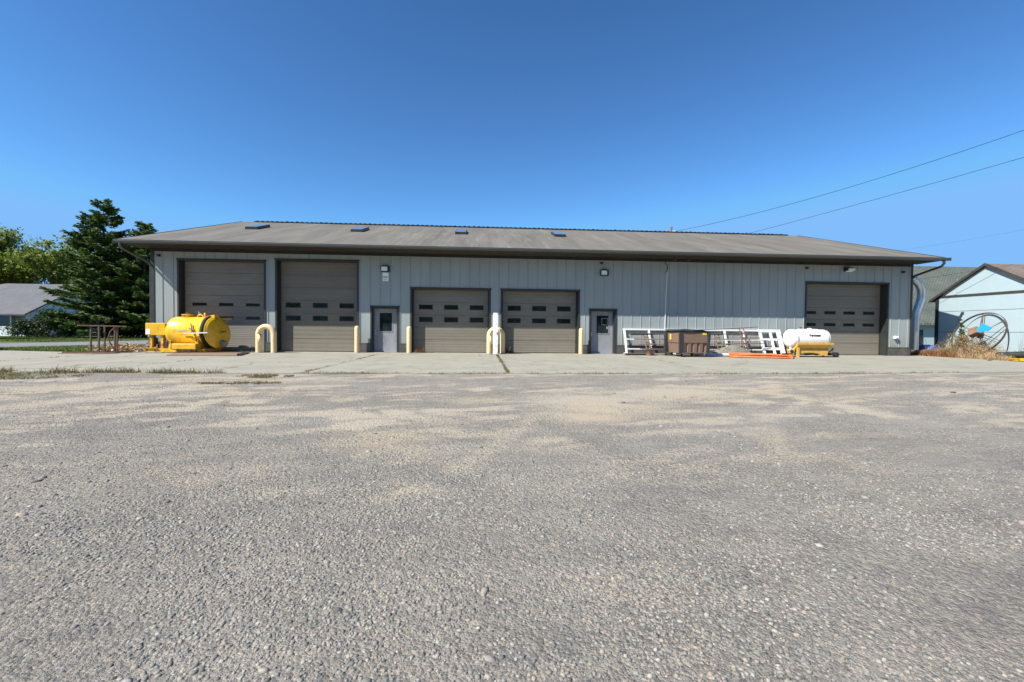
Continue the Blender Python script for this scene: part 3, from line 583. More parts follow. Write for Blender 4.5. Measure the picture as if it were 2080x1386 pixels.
def entry(x0, x1, z1, d, w0, w1, paper):
    frame(x0, x1, z1, d, .07)
    fr = MB().box(x0, x0 + .05, .05, d + .03, 0, z1).box(x1 - .05, x1, .05, d + .03, 0, z1).box(x0, x1, .05, d + .03, z1 - .05, z1); fr.build('door_jamb', 'trim_dark', B)
    dr = MB().box(x0 + .05, x1 - .05, d, d + .05, .015, z1 - .05).build('entry_door', 'entry_door', B, .004)
    f = MB(); t = .035; a, b, c, e = w0, w1, .95, 1.88
    f.box(a, b, d - .014, d - .001, c, c + t).box(a, b, d - .014, d - .001, e - t, e).box(a, a + t, d - .014, d - .001, c + t, e - t).box(b - t, b, d - .014, d - .001, c + t, e - t); f.cur = 1
    f.box(a + t, b - t, d - .006, d - .001, c + t, e - t)
    if paper:
        f.cur = 2; X, Y, u, v = b - t - .03, 1.72, .30, .33; q = .014
        f.box(X - u, X, d - .009, d - .0065, Y - q, Y).box(X - u, X, d - .009, d - .0065, Y - v, Y - v + q).box(X - u, X - u + q, d - .009, d - .0065, Y - v + q, Y - q).box(X - q, X, d - .009, d - .0065, Y - v + q, Y - q)
        f.box(X - .05, X - .01, d - .009, d - .0065, 1.2, 1.32)
    f.build('door_window', ['entry_door', 'glass_dark', 'grey_label'], dr)
    h = MB().box(x0 + .09, x0 + .14, d - .012, d - .001, .86, 1.04); h.tube([(x0 + .115, d - .01, .95), (x0 + .115, d - .06, .95), (x0 + .21, d - .065, .945)], .012, 8); h.build('door_handle', 'galvanised', dr)
    MB().box(x0, x1, -.03, d + .05, 0, .015).build('threshold', 'galvanised', B)
for x, h_ in ((-1.5, .55), (-.35, .5), (2.6, .5), (3.15, .48), (-6.9, .5)):
    MB().prism([(x - .012, .05), (x + .012, .05), (x + .004, h_)], (.32 - .0075), (.32 - .0062)).build('panel_crease', 'garage_brown', B)
entry(*OPEN[5], -4.78, -4.14, False); entry(*OPEN[6], 5.55, 6.2, True)

# wall lights, sensors, sign, conduit, outlet box
def wall_light(x, z, tilt=0):
    b = MB().box(x - .20, x + .19, -.15, -.022, z - .15, z + .12); b.prism([(x - .14, z + .12), (x + .14, z + .12), (x + .10, z + .15), (x - .10, z + .15)], -.13, -.022)
    L = b.build('wall_light', 'black_metal', B, .012)
    MB().add([(x - .17, -.157, z - .11), (x + .10, -.157, z - .11), (x + .09, -.157, z + .08), (x - .17, -.157, z + .08), (x - .17, -.151, z - .11), (x + .10, -.151, z - .11), (x + .09, -.151, z + .08), (x - .17, -.151, z + .08)], [(0, 1, 2, 3), (4, 7, 6, 5), (0, 4, 5, 1), (1, 5, 6, 2), (2, 6, 7, 3), (3, 7, 4, 0)]).build('lens', 'lens', L)
wall_light(-4.42, 3.88); wall_light(5.86, 3.89)
x = 18.13; b = MB().prism([(-.02, 4.38), (-.26, 4.34), (-.26, 4.22), (-.02, 4.16)], x - .2, x + .1, 'x'); L = b.build('wall_light', 'black_metal', B, .01)
MB().prism([(-.03, 4.155), (-.27, 4.212), (-.268, 4.30), (-.262, 4.21), (-.03, 4.158)], x - .14, x + .2, 'x').build('lens', 'lens', L)
for x, z in ((-14.4, 4.28), (21.05, 4.2), (5.72, 4.33), (16.0, 4.3)):
    c = MB().box(x - .05, x + .05, -.03, -.0, z - .05, z + .05); c.lathe([(0.0, -.15), (.035, -.15), (.05, -.11), (.05, -.03)], (x, 0, z), 'y', 12); c.build('camera_sensor', 'black_metal', B)
sg = MB().box(-4.56, -4.29, -.03, -.022, 3.31, 3.70).build('wall_sign', 'white_label', B)
text_mesh('HALL', .10, lambda u, v: (-4.425 + u, -.0325, 3.50 + v), .003).build('sign_lettering', 'black_letter', sg)
MB().box(-4.52, -4.34, -.0325, -.0315, 3.405, 3.42).box(-4.53, -4.32, -.0325, -.0315, 3.355, 3.38).build('sign_small_print', 'grey_label', sg)
MB().tube([(8.97, -.03, 4.1), (8.94, -.035, 3.9), (8.90, -.035, 3.0), (8.87, -.035, .05)], .018, 8).build('conduit', 'white_metal', B)
cb = MB().tube([(8.86, -.03, 4.58), (8.83, -.05, 4.4), (8.95, -.06, 4.25), (8.93, -.05, 3.95)], .014, 6).build('cable', 'rubber', B)
MB().box(8.88, 9.0, -.07, -.022, 3.86, 3.98).lathe([(.05, -.09), (.05, -.07)], (8.78, 0, 3.9), 'y', 10).build('junction_box', 'grey_label', B)
MB().box(20.66, 20.84, -.14, -.022, .86, 1.0).lathe([(0, -.17), (.035, -.17), (.035, -.14)], (20.72, 0, .93), 'y', 12).build('outlet_box', 'white_metal', B, .006)
for x in (9.1, 9.75): MB().lathe([(0, 4.42), (.05, 4.44), (.07, 4.5), (.04, 4.6)], (x, -.55, 0), 'z', 12).build('eave_floodlight', 'soffit', B)
# exhaust duct on the right end wall
du = [(21.58, .45, 4.02), (21.8, .45, 4.01), (22.1, .45, 3.92), (22.38, .45, 3.70), (22.53, .45, 3.42), (22.55, .45, 3.12), (22.54, .45, 2.92), (22.40, .45, 2.50), (22.28, .45, 2.14), (22.28, .45, 1.0), (22.28, .45, .3)]
dd = MB().tube(du, [.175] * 9 + [.165, .165], 20)
for i in (2, 3, 4, 5, 6, 8):
    p = Vector(du[i]); q = (Vector(du[i + 1]) - Vector(du[i - 1])).normalized() * .015; dd.tube([p - q, p + q], .182, 20)
dd.tube([(22.28, .45, 1.98), (22.28, .45, 1.96)], .172, 20)
dd.build('exhaust_duct', 'galvanised', B)

# ------------------------------------------------------------------ bollards and post in front of the doors
def straight_bollard(x, y, label, lean=0):
    t = thing('bollard', label, 'bollard', (x, y, 0), 'cream bollards guarding the doors')
    MB().lathe([(.105, 0), (.105, 1.14), (.098, 1.17), (.075, 1.205), (.04, 1.222), (0, 1.226)], (x, y, 0), 'z', 28).build('post', 'cream', t)
    MB().lathe([(.128, 0), (.128, .012), (.106, .03)], (x, y, 0), 'z', 28).build('base_collar', 'concrete', t)
    t.rotation_euler = (0, lean, 0); return t
straight_bollard(-5.63, -.36, 'straight cream bollard at the right edge of the second tall overhead door')
straight_bollard(-3.27, -.48, 'straight cream bollard at the left edge of the left low overhead door')
straight_bollard(4.70, -.37, 'straight cream bollard at the right edge of the right low overhead door')
def hoop(x, y, w, label, rz=0):
    t = thing('hoop_bollard', label, 'bollard', (x, y, 0), 'cream hoop bollards between the doors', rz)
    r = w / 2; pts = [(-r, 0, 0), (-r, 0, .45), (-r, 0, 1.26 - r - .11)] + [(-r * math.cos(a), 0, 1.15 - r + r * math.sin(a)) for a in [math.pi * i / 14 for i in range(15)]] + [(r, 0, .45), (r, 0, 0)]
    MB().tube(pts, .115, 22).build('hoop_pipe', 'cream', t, local=True)
    for sx in (-r, r): MB().lathe([(.14, 0), (.14, .01), (.117, .03)], (sx, 0, 0), 'z', 22).build('base_collar', 'concrete', t, local=True)
hoop(-9.41, -.84, .65, 'cream hoop bollard between the two tall overhead doors beside the yellow tank')
hoop(.69, -.46, .62, 'cream hoop bollard between the two low overhead doors behind the white post')
t = thing('painted_post', 'square post with peeling white paint standing in front of the cream hoop bollard', 'post', (.66, -.86, 0))
MB().box(.55, .77, -.97, -.75, 0, 1.87).build('post', 'peeling', t, .01); MB().box(.70, .78, -.985, -.972, .9, 1.0).build('metal_tag', 'galvanised', t)
tag(MB().add([(-.15 + .36, -1.15, .004), (.12 + .36, -1.2, .004), (.25 + .36, -1.12, .004), (.05 + .36, -1.05, .004), (-.1 + .36, -1.06, .004), (-.15 + .36, -1.15, .02), (.12 + .36, -1.2, .012), (.25 + .36, -1.12, .022), (.05 + .36, -1.05, .012), (-.1 + .36, -1.06, .018)],
    [(0, 4, 3, 2, 1), (5, 6, 7, 8, 9), (0, 1, 6, 5), (1, 2, 7, 6), (2, 3, 8, 7), (3, 4, 9, 8), (4, 0, 5, 9)]).build('plastic_scrap', 'skylight_glass'), 'flat pale blue plastic scrap on the concrete left of the peeling white post', 'litter')

# ------------------------------------------------------------------ yellow vacuum tank on its skid
t = thing('vacuum_tank', 'big yellow steel vacuum tank on a skid, its round end door ajar', 'tank', (-12.3, -1.2, 0))
TX0, TX1, TY, TZ, TR = -13.52, -11.88, -.76, .88, .66
prof = [(0, -.30 + .0)] + [(TR * math.sin(a), .42 - .42 * math.cos(a) - .12) for a in [math.pi / 2 * i / 10 for i in range(1, 11)]]
body = MB().lathe([(r, TX0 + h) for r, h in [(0, -.0)] + [(TR * math.sin(math.pi / 2 * i / 12), .42 * (1 - math.cos(math.pi / 2 * i / 12))) for i in range(1, 13)]] + [(TR, TX1), (TR + .035, TX1), (TR + .035, TX1 + .035), (TR - .03, TX1 + .035), (TR - .03, TX1 - .1), (0, TX1 - .1)], (0, TY, TZ), 'x', 48)
tb = body.build('tank_body', 'yellow', t)
MB().lathe([(TR - .035, TX1 - .09), (TR - .035, TX1 + .03), (TR + .0, TX1 + .037), (TR + .036, TX1 + .037), (TR + .036, TX1 + .15), (TR - .06, TX1 + .15), (TR - .06, TX1 - .095), (0, TX1 - .095)], (0, TY, TZ), 'x', 40).build('gasket_dark_mouth', 'rubber', tb)  # rubber ring plus a black disc painting the unlit tank interior
# end door: dished disc hinged on the far side at the top, standing open at the near side
dm = MB().lathe([(TR + .03, 0), (TR + .03, .05), (TR - .02, .06)] + [((TR - .02) * math.cos(math.pi / 2 * i / 8), .06 + .14 * math.sin(math.pi / 2 * i / 8)) for i in range(1, 9)] + [(0, .2)], (0, 0, 0), 'x', 44)
dm.lathe([(0, .02), (TR + .03, 0)], (0, 0, 0), 'x', 44)
R = Matrix.Rotation(math.radians(-8), 4, 'Y') @ Matrix.Rotation(math.radians(-15), 4, 'Z')
def T(p): q = R @ Vector(p); return (q.x + TX1 + .35, q.y + TY + .0, q.z + TZ - .02)
def place(mb): mb.v = [T(p) for p in mb.v]; return mb
dr = place(dm).build('end_door', 'yellow', t)
place(MB().tube([(.12, .05, -.46), (.24, .02, -.50)], .13, 16).tube([(.22, .02, -.5), (.36, 0, -.55)], .115, 16).tube([(.30, 0, -.53), (.33, 0, -.54)], .145, 16)).build('outlet_fitting', 'grey_wood', dr)
place(MB().tube([(.2, .1, 0), (.38, .1, .02)], .025, 8).tube([(.34, .04, .02), (.34, .16, .02)], .015, 6)).build('latch', 'rust', dr)
place(MB().box(.17, .21, -.06, -.03, .05, .3)).build('hand_rail', 'yellow_worn', dr)
place(MB().box(-.10, .10, -.10, .12, TR - .02, TR + .10).box(-.34, .06, -.04, .06, TR + .04, TR + .12)).build('hinge', 'yellow', dr)
MB().lathe([(.0, .17), (.05, .16), (.06, .05), (.075, .0)], (TX1 - .08, TY - .08, TZ + TR + .01), 'z', 14).build('beacon', 'orange_decal', tb)
MB().lathe([(.22, -.06), (.22, .07), (.25, .07), (.25, .10), (0, .13)], (-12.72, TY, TZ + TR), 'z', 26).build('top_hatch', 'yellow_worn', tb)
MB().tube([(-12.72, TY - .12, TZ + TR + .13), (-12.72, TY, TZ + TR + .2), (-12.72, TY + .12, TZ + TR + .14)], .014, 6).tube([(-12.83, TY, TZ + TR + .19), (-12.61, TY, TZ + TR + .19)], .012, 6).build('hatch_clamp', 'rust', tb)
MB().tube([(-12.15 + .12 * math.cos(a), TY - .1, TZ + TR - .03 + .13 * math.sin(a)) for a in [math.pi * i / 10 for i in range(11)]], .028, 10).build('lifting_ring', 'yellow', tb)
cr = lambda ang, rr=TR + .004: (TY - rr * math.cos(ang), TZ + rr * math.sin(ang))
b = MB()
for a0, a1, x0, x1 in ((.17, .13, -13.0, -11.7),):
    for an in (.14, .02):
        y, z = cr(an); b.tube([(-13.0, y, z), (-12.0, y, z)], .006, 6)
b.build('pinstripe', 'yellow_worn', tb)
b = MB(); y0, z0 = cr(.12, TR + .006); y1, z1 = cr(.05, TR + .006); b.quad((-12.75, y1, z1), (-12.4, y1, z1), (-12.4, y0, z0), (-12.75, y0, z0)); b.build('name_plate', 'grey_label', tb)
pass
y, z = cr(-.03, TR + .03)
lv = MB().bar((-12.45, y - .05, z - .035), (-11.50, y - .03, z + .01), .035, .045); lv.build('lever_bar', 'white_metal', t)
MB().bar((-12.55, y, z - .08), (-12.25, y - .01, z - .05), .02, .02).bar((-12.23, y + .05, z + .38), (-12.13, y - .03, z + .13), .03, .04).bar((-12.28, y, z + .2), (-12.1, y - .02, z + .10), .03, .03).bar((-12.15, y - .01, z), (-12.14, y - .02, z + .14), .05, .03).build('lever_linkage', 'rust_light', t)
MB().tube([(-12.06, y - .01, z - .08), (-12.00, y + .0, z - .2), (-12.02, y + .1, z - .42), (-12.0, y + .05, z - .52), (-11.86, y - .08, z - .66), (-11.95, y - .12, z - .76), (-12.4, y - .14, z - .74), (-12.9, y - .1, z - .70)], .012, 6).build('hydraulic_hose', 'rubber', t)
# cradle, skid, toolbox
MB().prism([(TY - .62, .14), (TY + .62, .14), (TY + .55, .6), (TY + .3, .36), (TY, .26), (TY - .3, .36), (TY - .55, .6)], -13.15, -13.08, 'x').build('cradle', 'yellow_worn', t)
MB().prism([(TY - .62, .14), (TY + .62, .14), (TY + .6, .56), (TY + .3, .34), (TY, .25), (TY - .3, .34), (TY - .6, .56)], -12.08, -11.95, 'x').build('cradle', 'yellow_worn', t)
for yy in (TY - .62, TY + .5): MB().box(-14.1, -11.7, yy, yy + .12, .03, .16).build('skid_rail', 'yellow_worn', t, .006)
MB().box(-14.12, -13.55, TY - .66, TY - .60, .02, .20).box(-14.12, -13.55, TY - .72, TY - .60, .19, .205).build('skid_end', 'yellow_worn', t)
for x in (-14.08, -13.45, -12.4, -11.85): MB().box(x, x + .09, TY - .52, TY + .5, .05, .15).build('cross_member', 'yellow_worn', t)
MB().prism([(-13.75, .03), (-12.95, .03), (-12.7, .05), (-13.2, .19), (-13.75, .19)], TY - .655, TY - .625).build('side_plate', 'yellow', t)
MB().box(-12.9, -11.93, TY - .82, TY - .48, .14, .40).build('tool_box', 'yellow', t, .03)
MB().box(-12.9, -11.95, TY - .835, TY - .822, .16, .175).lathe([(0, -.85), (.03, -.85), (.03, -.82)], (-12.66, TY, .15), 'y', 10).lathe([(0, -.85), (.03, -.85), (.03, -.82)], (-12.12, TY, .15), 'y', 10).build('box_hinge', 'rust', t)
MB().box(-14.12, -13.32, TY - .55, TY + .35, .74, 1.25).build('control_box', 'yellow', t, .015)
MB().box(-14.10, -13.93, TY - .556, TY - .551, .78, 1.0).build('white_plate', 'white_label', t)
for x, yy in ((-14.0, TY - .48), (-13.55, TY - .48), (-14.0, TY + .25), (-13.42, TY + .25)): MB().box(x, x + .1, yy, yy + .1, .16, .74).build('leg', 'yellow_worn', t)
MB().tube([(-13.34, TY - .5, .2), (-13.34, TY - .5, 1.22)], .022, 8).tube([(-13.30, TY - .45, .25), (-13.33, TY - .4, .9)], .02, 8).box(-13.38, -13.28, TY - .54, TY - .46, .95, 1.02).build('pipework', 'rust', t)
MB().tube([(-13.75, TY - .4, .16), (-13.75, TY - .4, .34)], .012, 6).build('drain_pipe', 'cream', t)
tag(MB().prism([(-13.9, 0), (-13.3, 0), (-13.32, .032), (-13.88, .032)], -1.56, -1.36).build('wood_block', 'grey_wood'), 'short weathered wood block under the front left corner of the yellow tank skid', 'wood block')
# rusty road plate, folded slightly
t = thing('steel_plate', 'large flat rusty steel plate on the concrete in front of the yellow tank', 'steel plate', (-11, -2.4, 0))
MB().prism([(-11.95, -3.35), (-9.35, -3.35), (-10.05, -1.15), (-12.6, -1.9)], .006, .03, 'z').build('plate', 'rust_plate', t)
MB().prism([(-9.36, -3.34), (-9.3, -3.30), (-9.98, -1.12), (-10.06, -1.15)], .012, .085, 'z').build('bent_edge', 'black_metal', t)
# crate black thing behind the tank
tag(MB().add([(-14.9, -.6, 0), (-14.35, -.7, 0), (-14.3, -.15, 0), (-14.85, -.1, 0), (-14.45, -.45, .62), (-14.35, -.5, .66), (-14.3, -.3, .6), (-14.5, -.25, .5)], [(0, 1, 5, 4), (1, 2, 6, 5), (2, 3, 7, 6), (3, 0, 4, 7), (4, 5, 6, 7), (3, 2, 1, 0)]).build('tarp_bundle', 'black_plastic'), 'black crumpled tarp bundle leaning at the building corner behind the yellow tank', 'tarp')

# ------------------------------------------------------------------ rusty pipe rack, left
t = thing('pipe_rack', 'low rusty steel rack with upright pipes at the left end of the concrete', 'rack', (-15.4, -1.9, 0))
MB().bar((-16.15, -2.1, 1.12), (-14.75, -1.75, 1.10), .08, .04).bar((-16.1, -1.75, 1.12), (-14.8, -1.4, 1.10), .05, .035).build('top_rail', 'rust_light', t)
MB().bar((-16.6, -2.25, .03), (-14.7, -1.95, .03), .09, .05).bar((-16.2, -1.5, .03), (-14.7, -1.25, .03), .08, .05).build('base_rail', 'rust', t)
MB().prism([(-16.5, -2.6), (-15.1, -2.7), (-14.6, -2.2), (-15.0, -1.5), (-16.4, -1.6)], .002, .022, 'z').build('base_plate', 'rust_light', t)
for a, b_ in ((-15.74, -2.0), (-15.6, -1.5), (-15.43, -2.0), (-15.14, -1.45), (-14.97, -1.8)): MB().bar((a, b_, .03), (a, b_ + .02, 1.1), .05, .05).build('upright', 'rust', t)
MB().tube([(-14.85, -1.95, 1.05), (-15.03, -1.95, .86), (-15.1, -1.95, .6), (-15.02, -1.96, .4), (-14.8, -2.0, .06)], .028, 8).build('bent_pipe', 'rust', t)

# ------------------------------------------------------------------ white A-frame rack with rusty pipes against the wall
def at(x, z, y0=-.52, y1=-.06, h=1.22): return (x, y0 + (y1 - y0) * z / h, z)
t = thing('window_frame_rack', 'long low white painted frame leaning on the wall behind the brown waste cart', 'frame', (9.9, -.3, 0))
for z in (1.20,): MB().bar(at(6.80, z), at(13.6, z), .07, .085).build('top_rail', 'white_metal', t)
for i, x in enumerate((6.86, 8.06, 9.3, 10.6, 11.83, 12.8)): MB().bar(at(x, .03), at(x, 1.17), .085, .06, (0, 1, 0)).build('upright', 'white_metal', t)
for z in (.73, .27): MB().bar(at(6.9, z), at(13.6, z), .05, .055).build('cross_rail', 'white_metal', t)
for x in (6.9, 9.3, 12.7): MB().bar((x, -.5, .05), (x, -.06, .05), .07, .06).build('foot', 'white_metal', t)
t = thing('lattice_gate', 'white lattice gate with two columns of square openings leaning beside the white tank', 'gate', (14.1, -.35, 0))
f = lambda x, z: at(x, z, -.62, -.12, 1.24)
for i, x in enumerate((13.58, 14.10, 14.52)):
    MB().bar(f(x - .0, .03), f(x + (.0 if i < 2 else .0), 1.22), (.12, .10, .2)[i], .06, (0, 1, 0)).build('upright', 'white_metal', t)
for z in (1.20, .77, .33, .035): MB().bar(f(13.52, z), f(14.62, z), .075, (.13, .12, .13, .06)[(1.20, .77, .33, .035).index(z)]).build('cross_rail', 'white_metal', t)
def ladder(x, label, h, dx):
    t = thing('steel_ladder', label, 'ladder frame', (x, -.75, 0), 'rusty ladder frames leaning among the pipes')
    for o in (0, .2): MB().bar((x + o, -.95, .02), (x + o + dx, -.55, h), .035, .035).build('side_rail', 'rust_light', t)
    for k in range(int(h / .24)): MB().bar((x + .01 + dx * k * .24 / h, -.92 + .4 * k * .24 / h, .12 + k * .24), (x + .2 + dx * k * .24 / h, -.92 + .4 * k * .24 / h, .12 + k * .24), .035, .035).build('rung', 'rust', t)
ladder(7.72, 'rusty ladder frame nearest the entry door', 1.0, -.10); ladder(11.18, 'short rusty ladder frame just right of the brown waste cart', 1.05, -.12); ladder(12.42, 'tall rusty ladder frame beside the lattice gate', 1.33, -.12)
def pipe(name, a, b, r, mat, label, cat, group=None, n=8, sag=.02):
    a = Vector(a); b = Vector(b); pts = [a.lerp(b, i / 6) - Vector((0, 0, sag * math.sin(math.pi * i / 6))) for i in range(7)]
    return tag(MB().tube(pts, r, n).build(name, mat), label, cat, group)
G = 'rusty pipes resting across the white frame'
pipe('rusty_pipe', (6.95, -.62, 1.00), (13.1, -.62, 1.04), .022, 'rust', 'dark rusty pipe, highest of the long pipes lying level across the white frame', 'pipe', G)
pipe('rusty_pipe', (7.15, -.66, .745), (13.2, -.66, .80), .028, 'rust_light', 'light brown rusty pipe across the white frame at its middle rail', 'pipe', G)
pipe('rusty_pipe', (7.35, -.70, .51), (13.5, -.70, .60), .022, 'rust_light', 'thin rusty pipe just below the middle rail of the white frame', 'pipe', G)
pipe('rusty_pipe', (7.5, -.74, .235), (13.3, -.72, .42), .024, 'rust', 'rusty pipe, lowest of the pipes across the white frame, sloping up to the right', 'pipe', G)
pipe('rusty_pipe', (7.0, -.58, .94), (9.7, -.58, 1.06), .018, 'rubber', 'short dark rod left of the brown waste cart, just under the top rail', 'pipe', G)
pipe('long_rod', (10.1, -.72, 1.20), (13.15, -.7, 1.37), .016, 'rust', 'thin long rusty rod slanting up past the top rail right of the brown waste cart', 'rod')
for i, (x0, x1, z) in enumerate(((12.5, 13.3, 1.09), (12.2, 13.45, .86), (12.6, 13.6, .70), (12.1, 13.2, .56))):
    pipe('thin_bar', (x0, -.8, z), (x1, -.8, z + .03), .012, 'rust', ('highest', 'second highest', 'third', 'lowest')[i] + ' of the short thin bars at the left side of the lattice gate', 'bar', 'thin bars by the lattice gate', 6, 0)
tag(MB().box(6.62, 8.95, -.92, -.66, .03, .085).box(6.8, 6.95, -.9, -.68, 0, .03).box(8.5, 8.65, -.9, -.68, 0, .03).build('plank', 'grey_wood'), 'grey weathered plank lying on the concrete in front of the white frame', 'plank')
pipe('dark_pipe', (6.65, -1.02, .05), (7.6, -.98, .05), .04, 'rubber', 'short dark pipe on the concrete at the left end of the grey plank', 'pipe', sag=0)
t = thing('bucket', 'small rusty brown bucket in front of the left rusty ladder frame', 'bucket', (7.72, -1.15, 0))
MB().lathe([(.11, 0), (.15, .3), (.155, .3), (.14, .28), (.1, .02), (0, .02)], (7.72, -1.15, 0), 'z', 18).build('pail', 'rust_light', t)
MB().tube([(7.58, -1.15, .28), (7.60, -1.2, .16), (7.72, -1.31, .12), (7.84, -1.2, .16), (7.86, -1.15, .28)], .008, 6).build('handle', 'rust', t)
pipe('white_pipe', (9.9, -1.35, .07), (11.9, -1.5, .07), .065, 'white_metal', 'pale plastic pipe on the concrete between the brown waste cart and the orange conduit', 'pipe', n=14, sag=0)
pipe('grey_pipe', (9.6, -1.65, .05), (11.6, -1.72, .05), .05, 'silver_pipe', 'dark grey pipe lying in front of the pale plastic pipe', 'pipe', n=12, sag=0)
# rubber-faced slab of old asphalt leaning: a low heap of gravelly rubble
def heap(name, cx, cy, rx, ry, h, mat, label, cat, n=26, seed=3):
    V = []; F = []
    for j in range(n + 1):
        for i in range(n + 1):
            u, v = i / n * 2 - 1, j / n * 2 - 1; r = math.sqrt(u * u + v * v)
            z = h * max(0, 1 - r ** 1.7) * (.8 + .5 * float(fbm(np.array(u * 3 + seed), np.array(v * 3)))) - .01
            V.append((cx + u * rx, cy + v * ry, z + (random.uniform(-.012, .012) if z > 0 else 0)))
    for j in range(n):
        for i in range(n): a = j * (n + 1) + i; F.append((a, a + 1, a + n + 2, a + n + 1))
    return tag(MB().add(V, F).build(name, mat), label, cat)
paint('rubble', (0.20, 0.185, 0.15), 0.5, 0.9, scale=30, dirt=(0.10, 0.12, 0.04), dirt_amt=0.7, dscale=4, bmp=0.8)
heap('rubble_heap', 11.75, -.98, 1.15, .42, .48, 'rubble', 'low heap of grey gravelly rubble behind the orange conduit', 'rubble heap')

# orange conduit coil
t = thing('conduit_coil', 'long flattened coil of orange plastic conduit lying in front of the white tank', 'hose coil', (12.3, -2.6, 0))
def oval(cx, cy, a, b, z, ph0, ph1, n=40, ang=-.38):
    c, s = math.cos(ang), math.sin(ang); P = []
    for i in range(n + 1):
        p = ph0 + (ph1 - ph0) * i / n; u, v = a * math.cos(p), b * math.sin(p); P.append((cx + u * c - v * s, cy + u * s + v * c, z + .012 * math.sin(3 * p)))
    return P
for k, (a, b, z, p0, p1) in enumerate(((1.28, .52, .05, 0, 6.2), (1.22, .46, .10, .3, 6.4), (1.15, .40, .05, 0, 6.2), (1.24, .50, .15, 1.0, 5.6), (1.05, .34, .05, 2.2, 6.0))):
    MB().tube(oval(12.25, -2.35, a, b, z, p0, p1), .035, 10).build('conduit_loop', 'orange_plastic', t)
MB().tube([(11.25, -1.75, .08), (11.0, -2.0, .05), (11.05, -2.35, .05), (11.35, -2.45, .05)], .042, 10).tube([(13.15, -2.75, .08), (13.3, -2.95, .05), (13.15, -3.1, .05)], .042, 10).build('conduit_end', 'orange_plastic', t)

# ------------------------------------------------------------------ brown plastic waste cart
t = thing('waste_cart', 'brown plastic waste cart on castors with a sagging black lid and yellow stickers', 'dumpster', (9.28, -1.62, 0), rz=math.radians(3.5))
w, d, z0, z1 = 1.34, 1.16, .185, 1.10
def wall_panel(kind):
    """fluted lower half, flat upper half; local coords, front at y=-d/2"""
    mb = MB(); W_ = w if kind in 'FB' else d; n = 4; seg = []
    m0 = .10; pitch = (W_ - 2 * m0) / n
    for i in range(n):
        a = -W_ / 2 + m0 + i * pitch; seg += [(a, 0), (a + pitch * .52, 0), (a + pitch * .62, .055), (a + pitch * .92, .055)]
    seg = [(-W_ / 2, 0)] + seg + [(W_ / 2, 0)]
    zt = .62; taper = lambda z: .93 + .07 * (z - z0) / (z1 - z0)
    rows = [(z0, 1), (.45, 1), (zt - .04, .95), (zt, .0), (zt + .012, -.25), (z1, -.25)]
    V = []; F = []
    for z, k in rows:
        for a, q in seg:
            off = q * max(k, 0) + (.0 if k >= 0 else -.018); V.append((a * taper(z), off, z))
    nn = len(seg)
    for j in range(len(rows) - 1):
        for i in range(nn - 1): F.append((j * nn + i, j * nn + i + 1, (j + 1) * nn + i + 1, (j + 1) * nn + i))
    H = (d if kind in 'FB' else w) / 2
    rot = {'F': 0, 'R': math.pi / 2, 'B': math.pi, 'L': -math.pi / 2}[kind]; c, s = math.cos(rot), math.sin(rot)
    V = [((x) * c - (y - H * taper(z)) * s, (x) * s + (y - H * taper(z)) * c, z) for x, y, z in V]
    mb.add(V, F); return mb
hb = MB()
for k in 'FRBL': p = wall_panel(k); hb.add(p.v, p.f)
hb.box(-w / 2 * .93, w / 2 * .93, -d / 2 * .93, d / 2 * .93, z0 - .01, z0 + .02)
bin_ = hb.build('bin', 'brown_plastic', t, local=True)
MB().box(-w / 2 - .02, w / 2 + .02, -d / 2 - .03, -d / 2 + .03, z1 - .03, z1 + .03).box(-w / 2 - .02, w / 2 + .02, d / 2 - .03, d / 2 + .03, z1 - .03, z1 + .03).box(-w / 2 - .03, -w / 2 + .03, -d / 2, d / 2, z1 - .03, z1 + .03).box(w / 2 - .03, w / 2 + .03, -d / 2, d / 2, z1 - .03, z1 + .03).build('rim', 'black_plastic', t, local=True)
for sx in (-1, 1):
    for sy in (-1, 1): MB().bar((sx * (w / 2 - .035), sy * (d / 2 - .01), z0 - .02), (sx * (w / 2 + .0), sy * (d / 2 + .03), z1), .11, .10).build('corner_post', 'black_plastic', t, local=True)
def lidgrid(x0, x1, name):
    V = []; F = []; nx_, ny_ = 14, 10
    for k in (0, 1):
        for j in range(ny_ + 1):
            for i in range(nx_ + 1):
                x = x0 + (x1 - x0) * i / nx_; y = -d / 2 - .08 + (d + .14) * j / ny_
                z = z1 + .07 + .02 * math.cos(x * 3) - .02 * math.sin(y * 5 + x * 7) + .035 * (j / ny_) - (.03 if k else 0) - .06 * max(0, x - .35)
                V.append((x, y, z))
        o = k * (nx_ + 1) * (ny_ + 1)
        for j in range(ny_):
            for i in range(nx_): a = o + j * (nx_ + 1) + i; F.append((a, a + 1, a + nx_ + 2, a + nx_ + 1) if k == 0 else (a, a + nx_ + 1, a + nx_ + 2, a + 1))
    n1 = nx_ + 1; o = n1 * (ny_ + 1)
    for i in range(nx_): F.append((i, o + i, o + i + 1, i + 1)); a = ny_ * n1 + i; F.append((a, a + 1, o + a + 1, o + a))
    for j in range(ny_): a = j * n1; F.append((a, a + n1, o + a + n1, o + a)); a = j * n1 + nx_; F.append((a, o + a, o + a + n1, a + n1))
    return MB().add(V, F).build(name, 'black_plastic', t, local=True)
lidgrid(-w / 2 - .1, -.02, 'lid'); lidgrid(.0, w / 2 + .12, 'lid')
MB().box(-w / 2 - .12, -w / 2 - .04, d / 2 - .05, d / 2 + .12, .1, z1 + .05).build('rear_post', 'black_plastic', t, local=True)
MB().box(w / 2 - .30, w / 2 - .11, -d / 2 - .026, -d / 2 - .022, .97, 1.07).build('sticker', 'yellow_sticker', bin_, local=True)
MB().box(-w / 2 - .026, -w / 2 - .021, .17, .31, .75, 1.0).build('sticker', 'yellow_sticker', bin_, local=True)
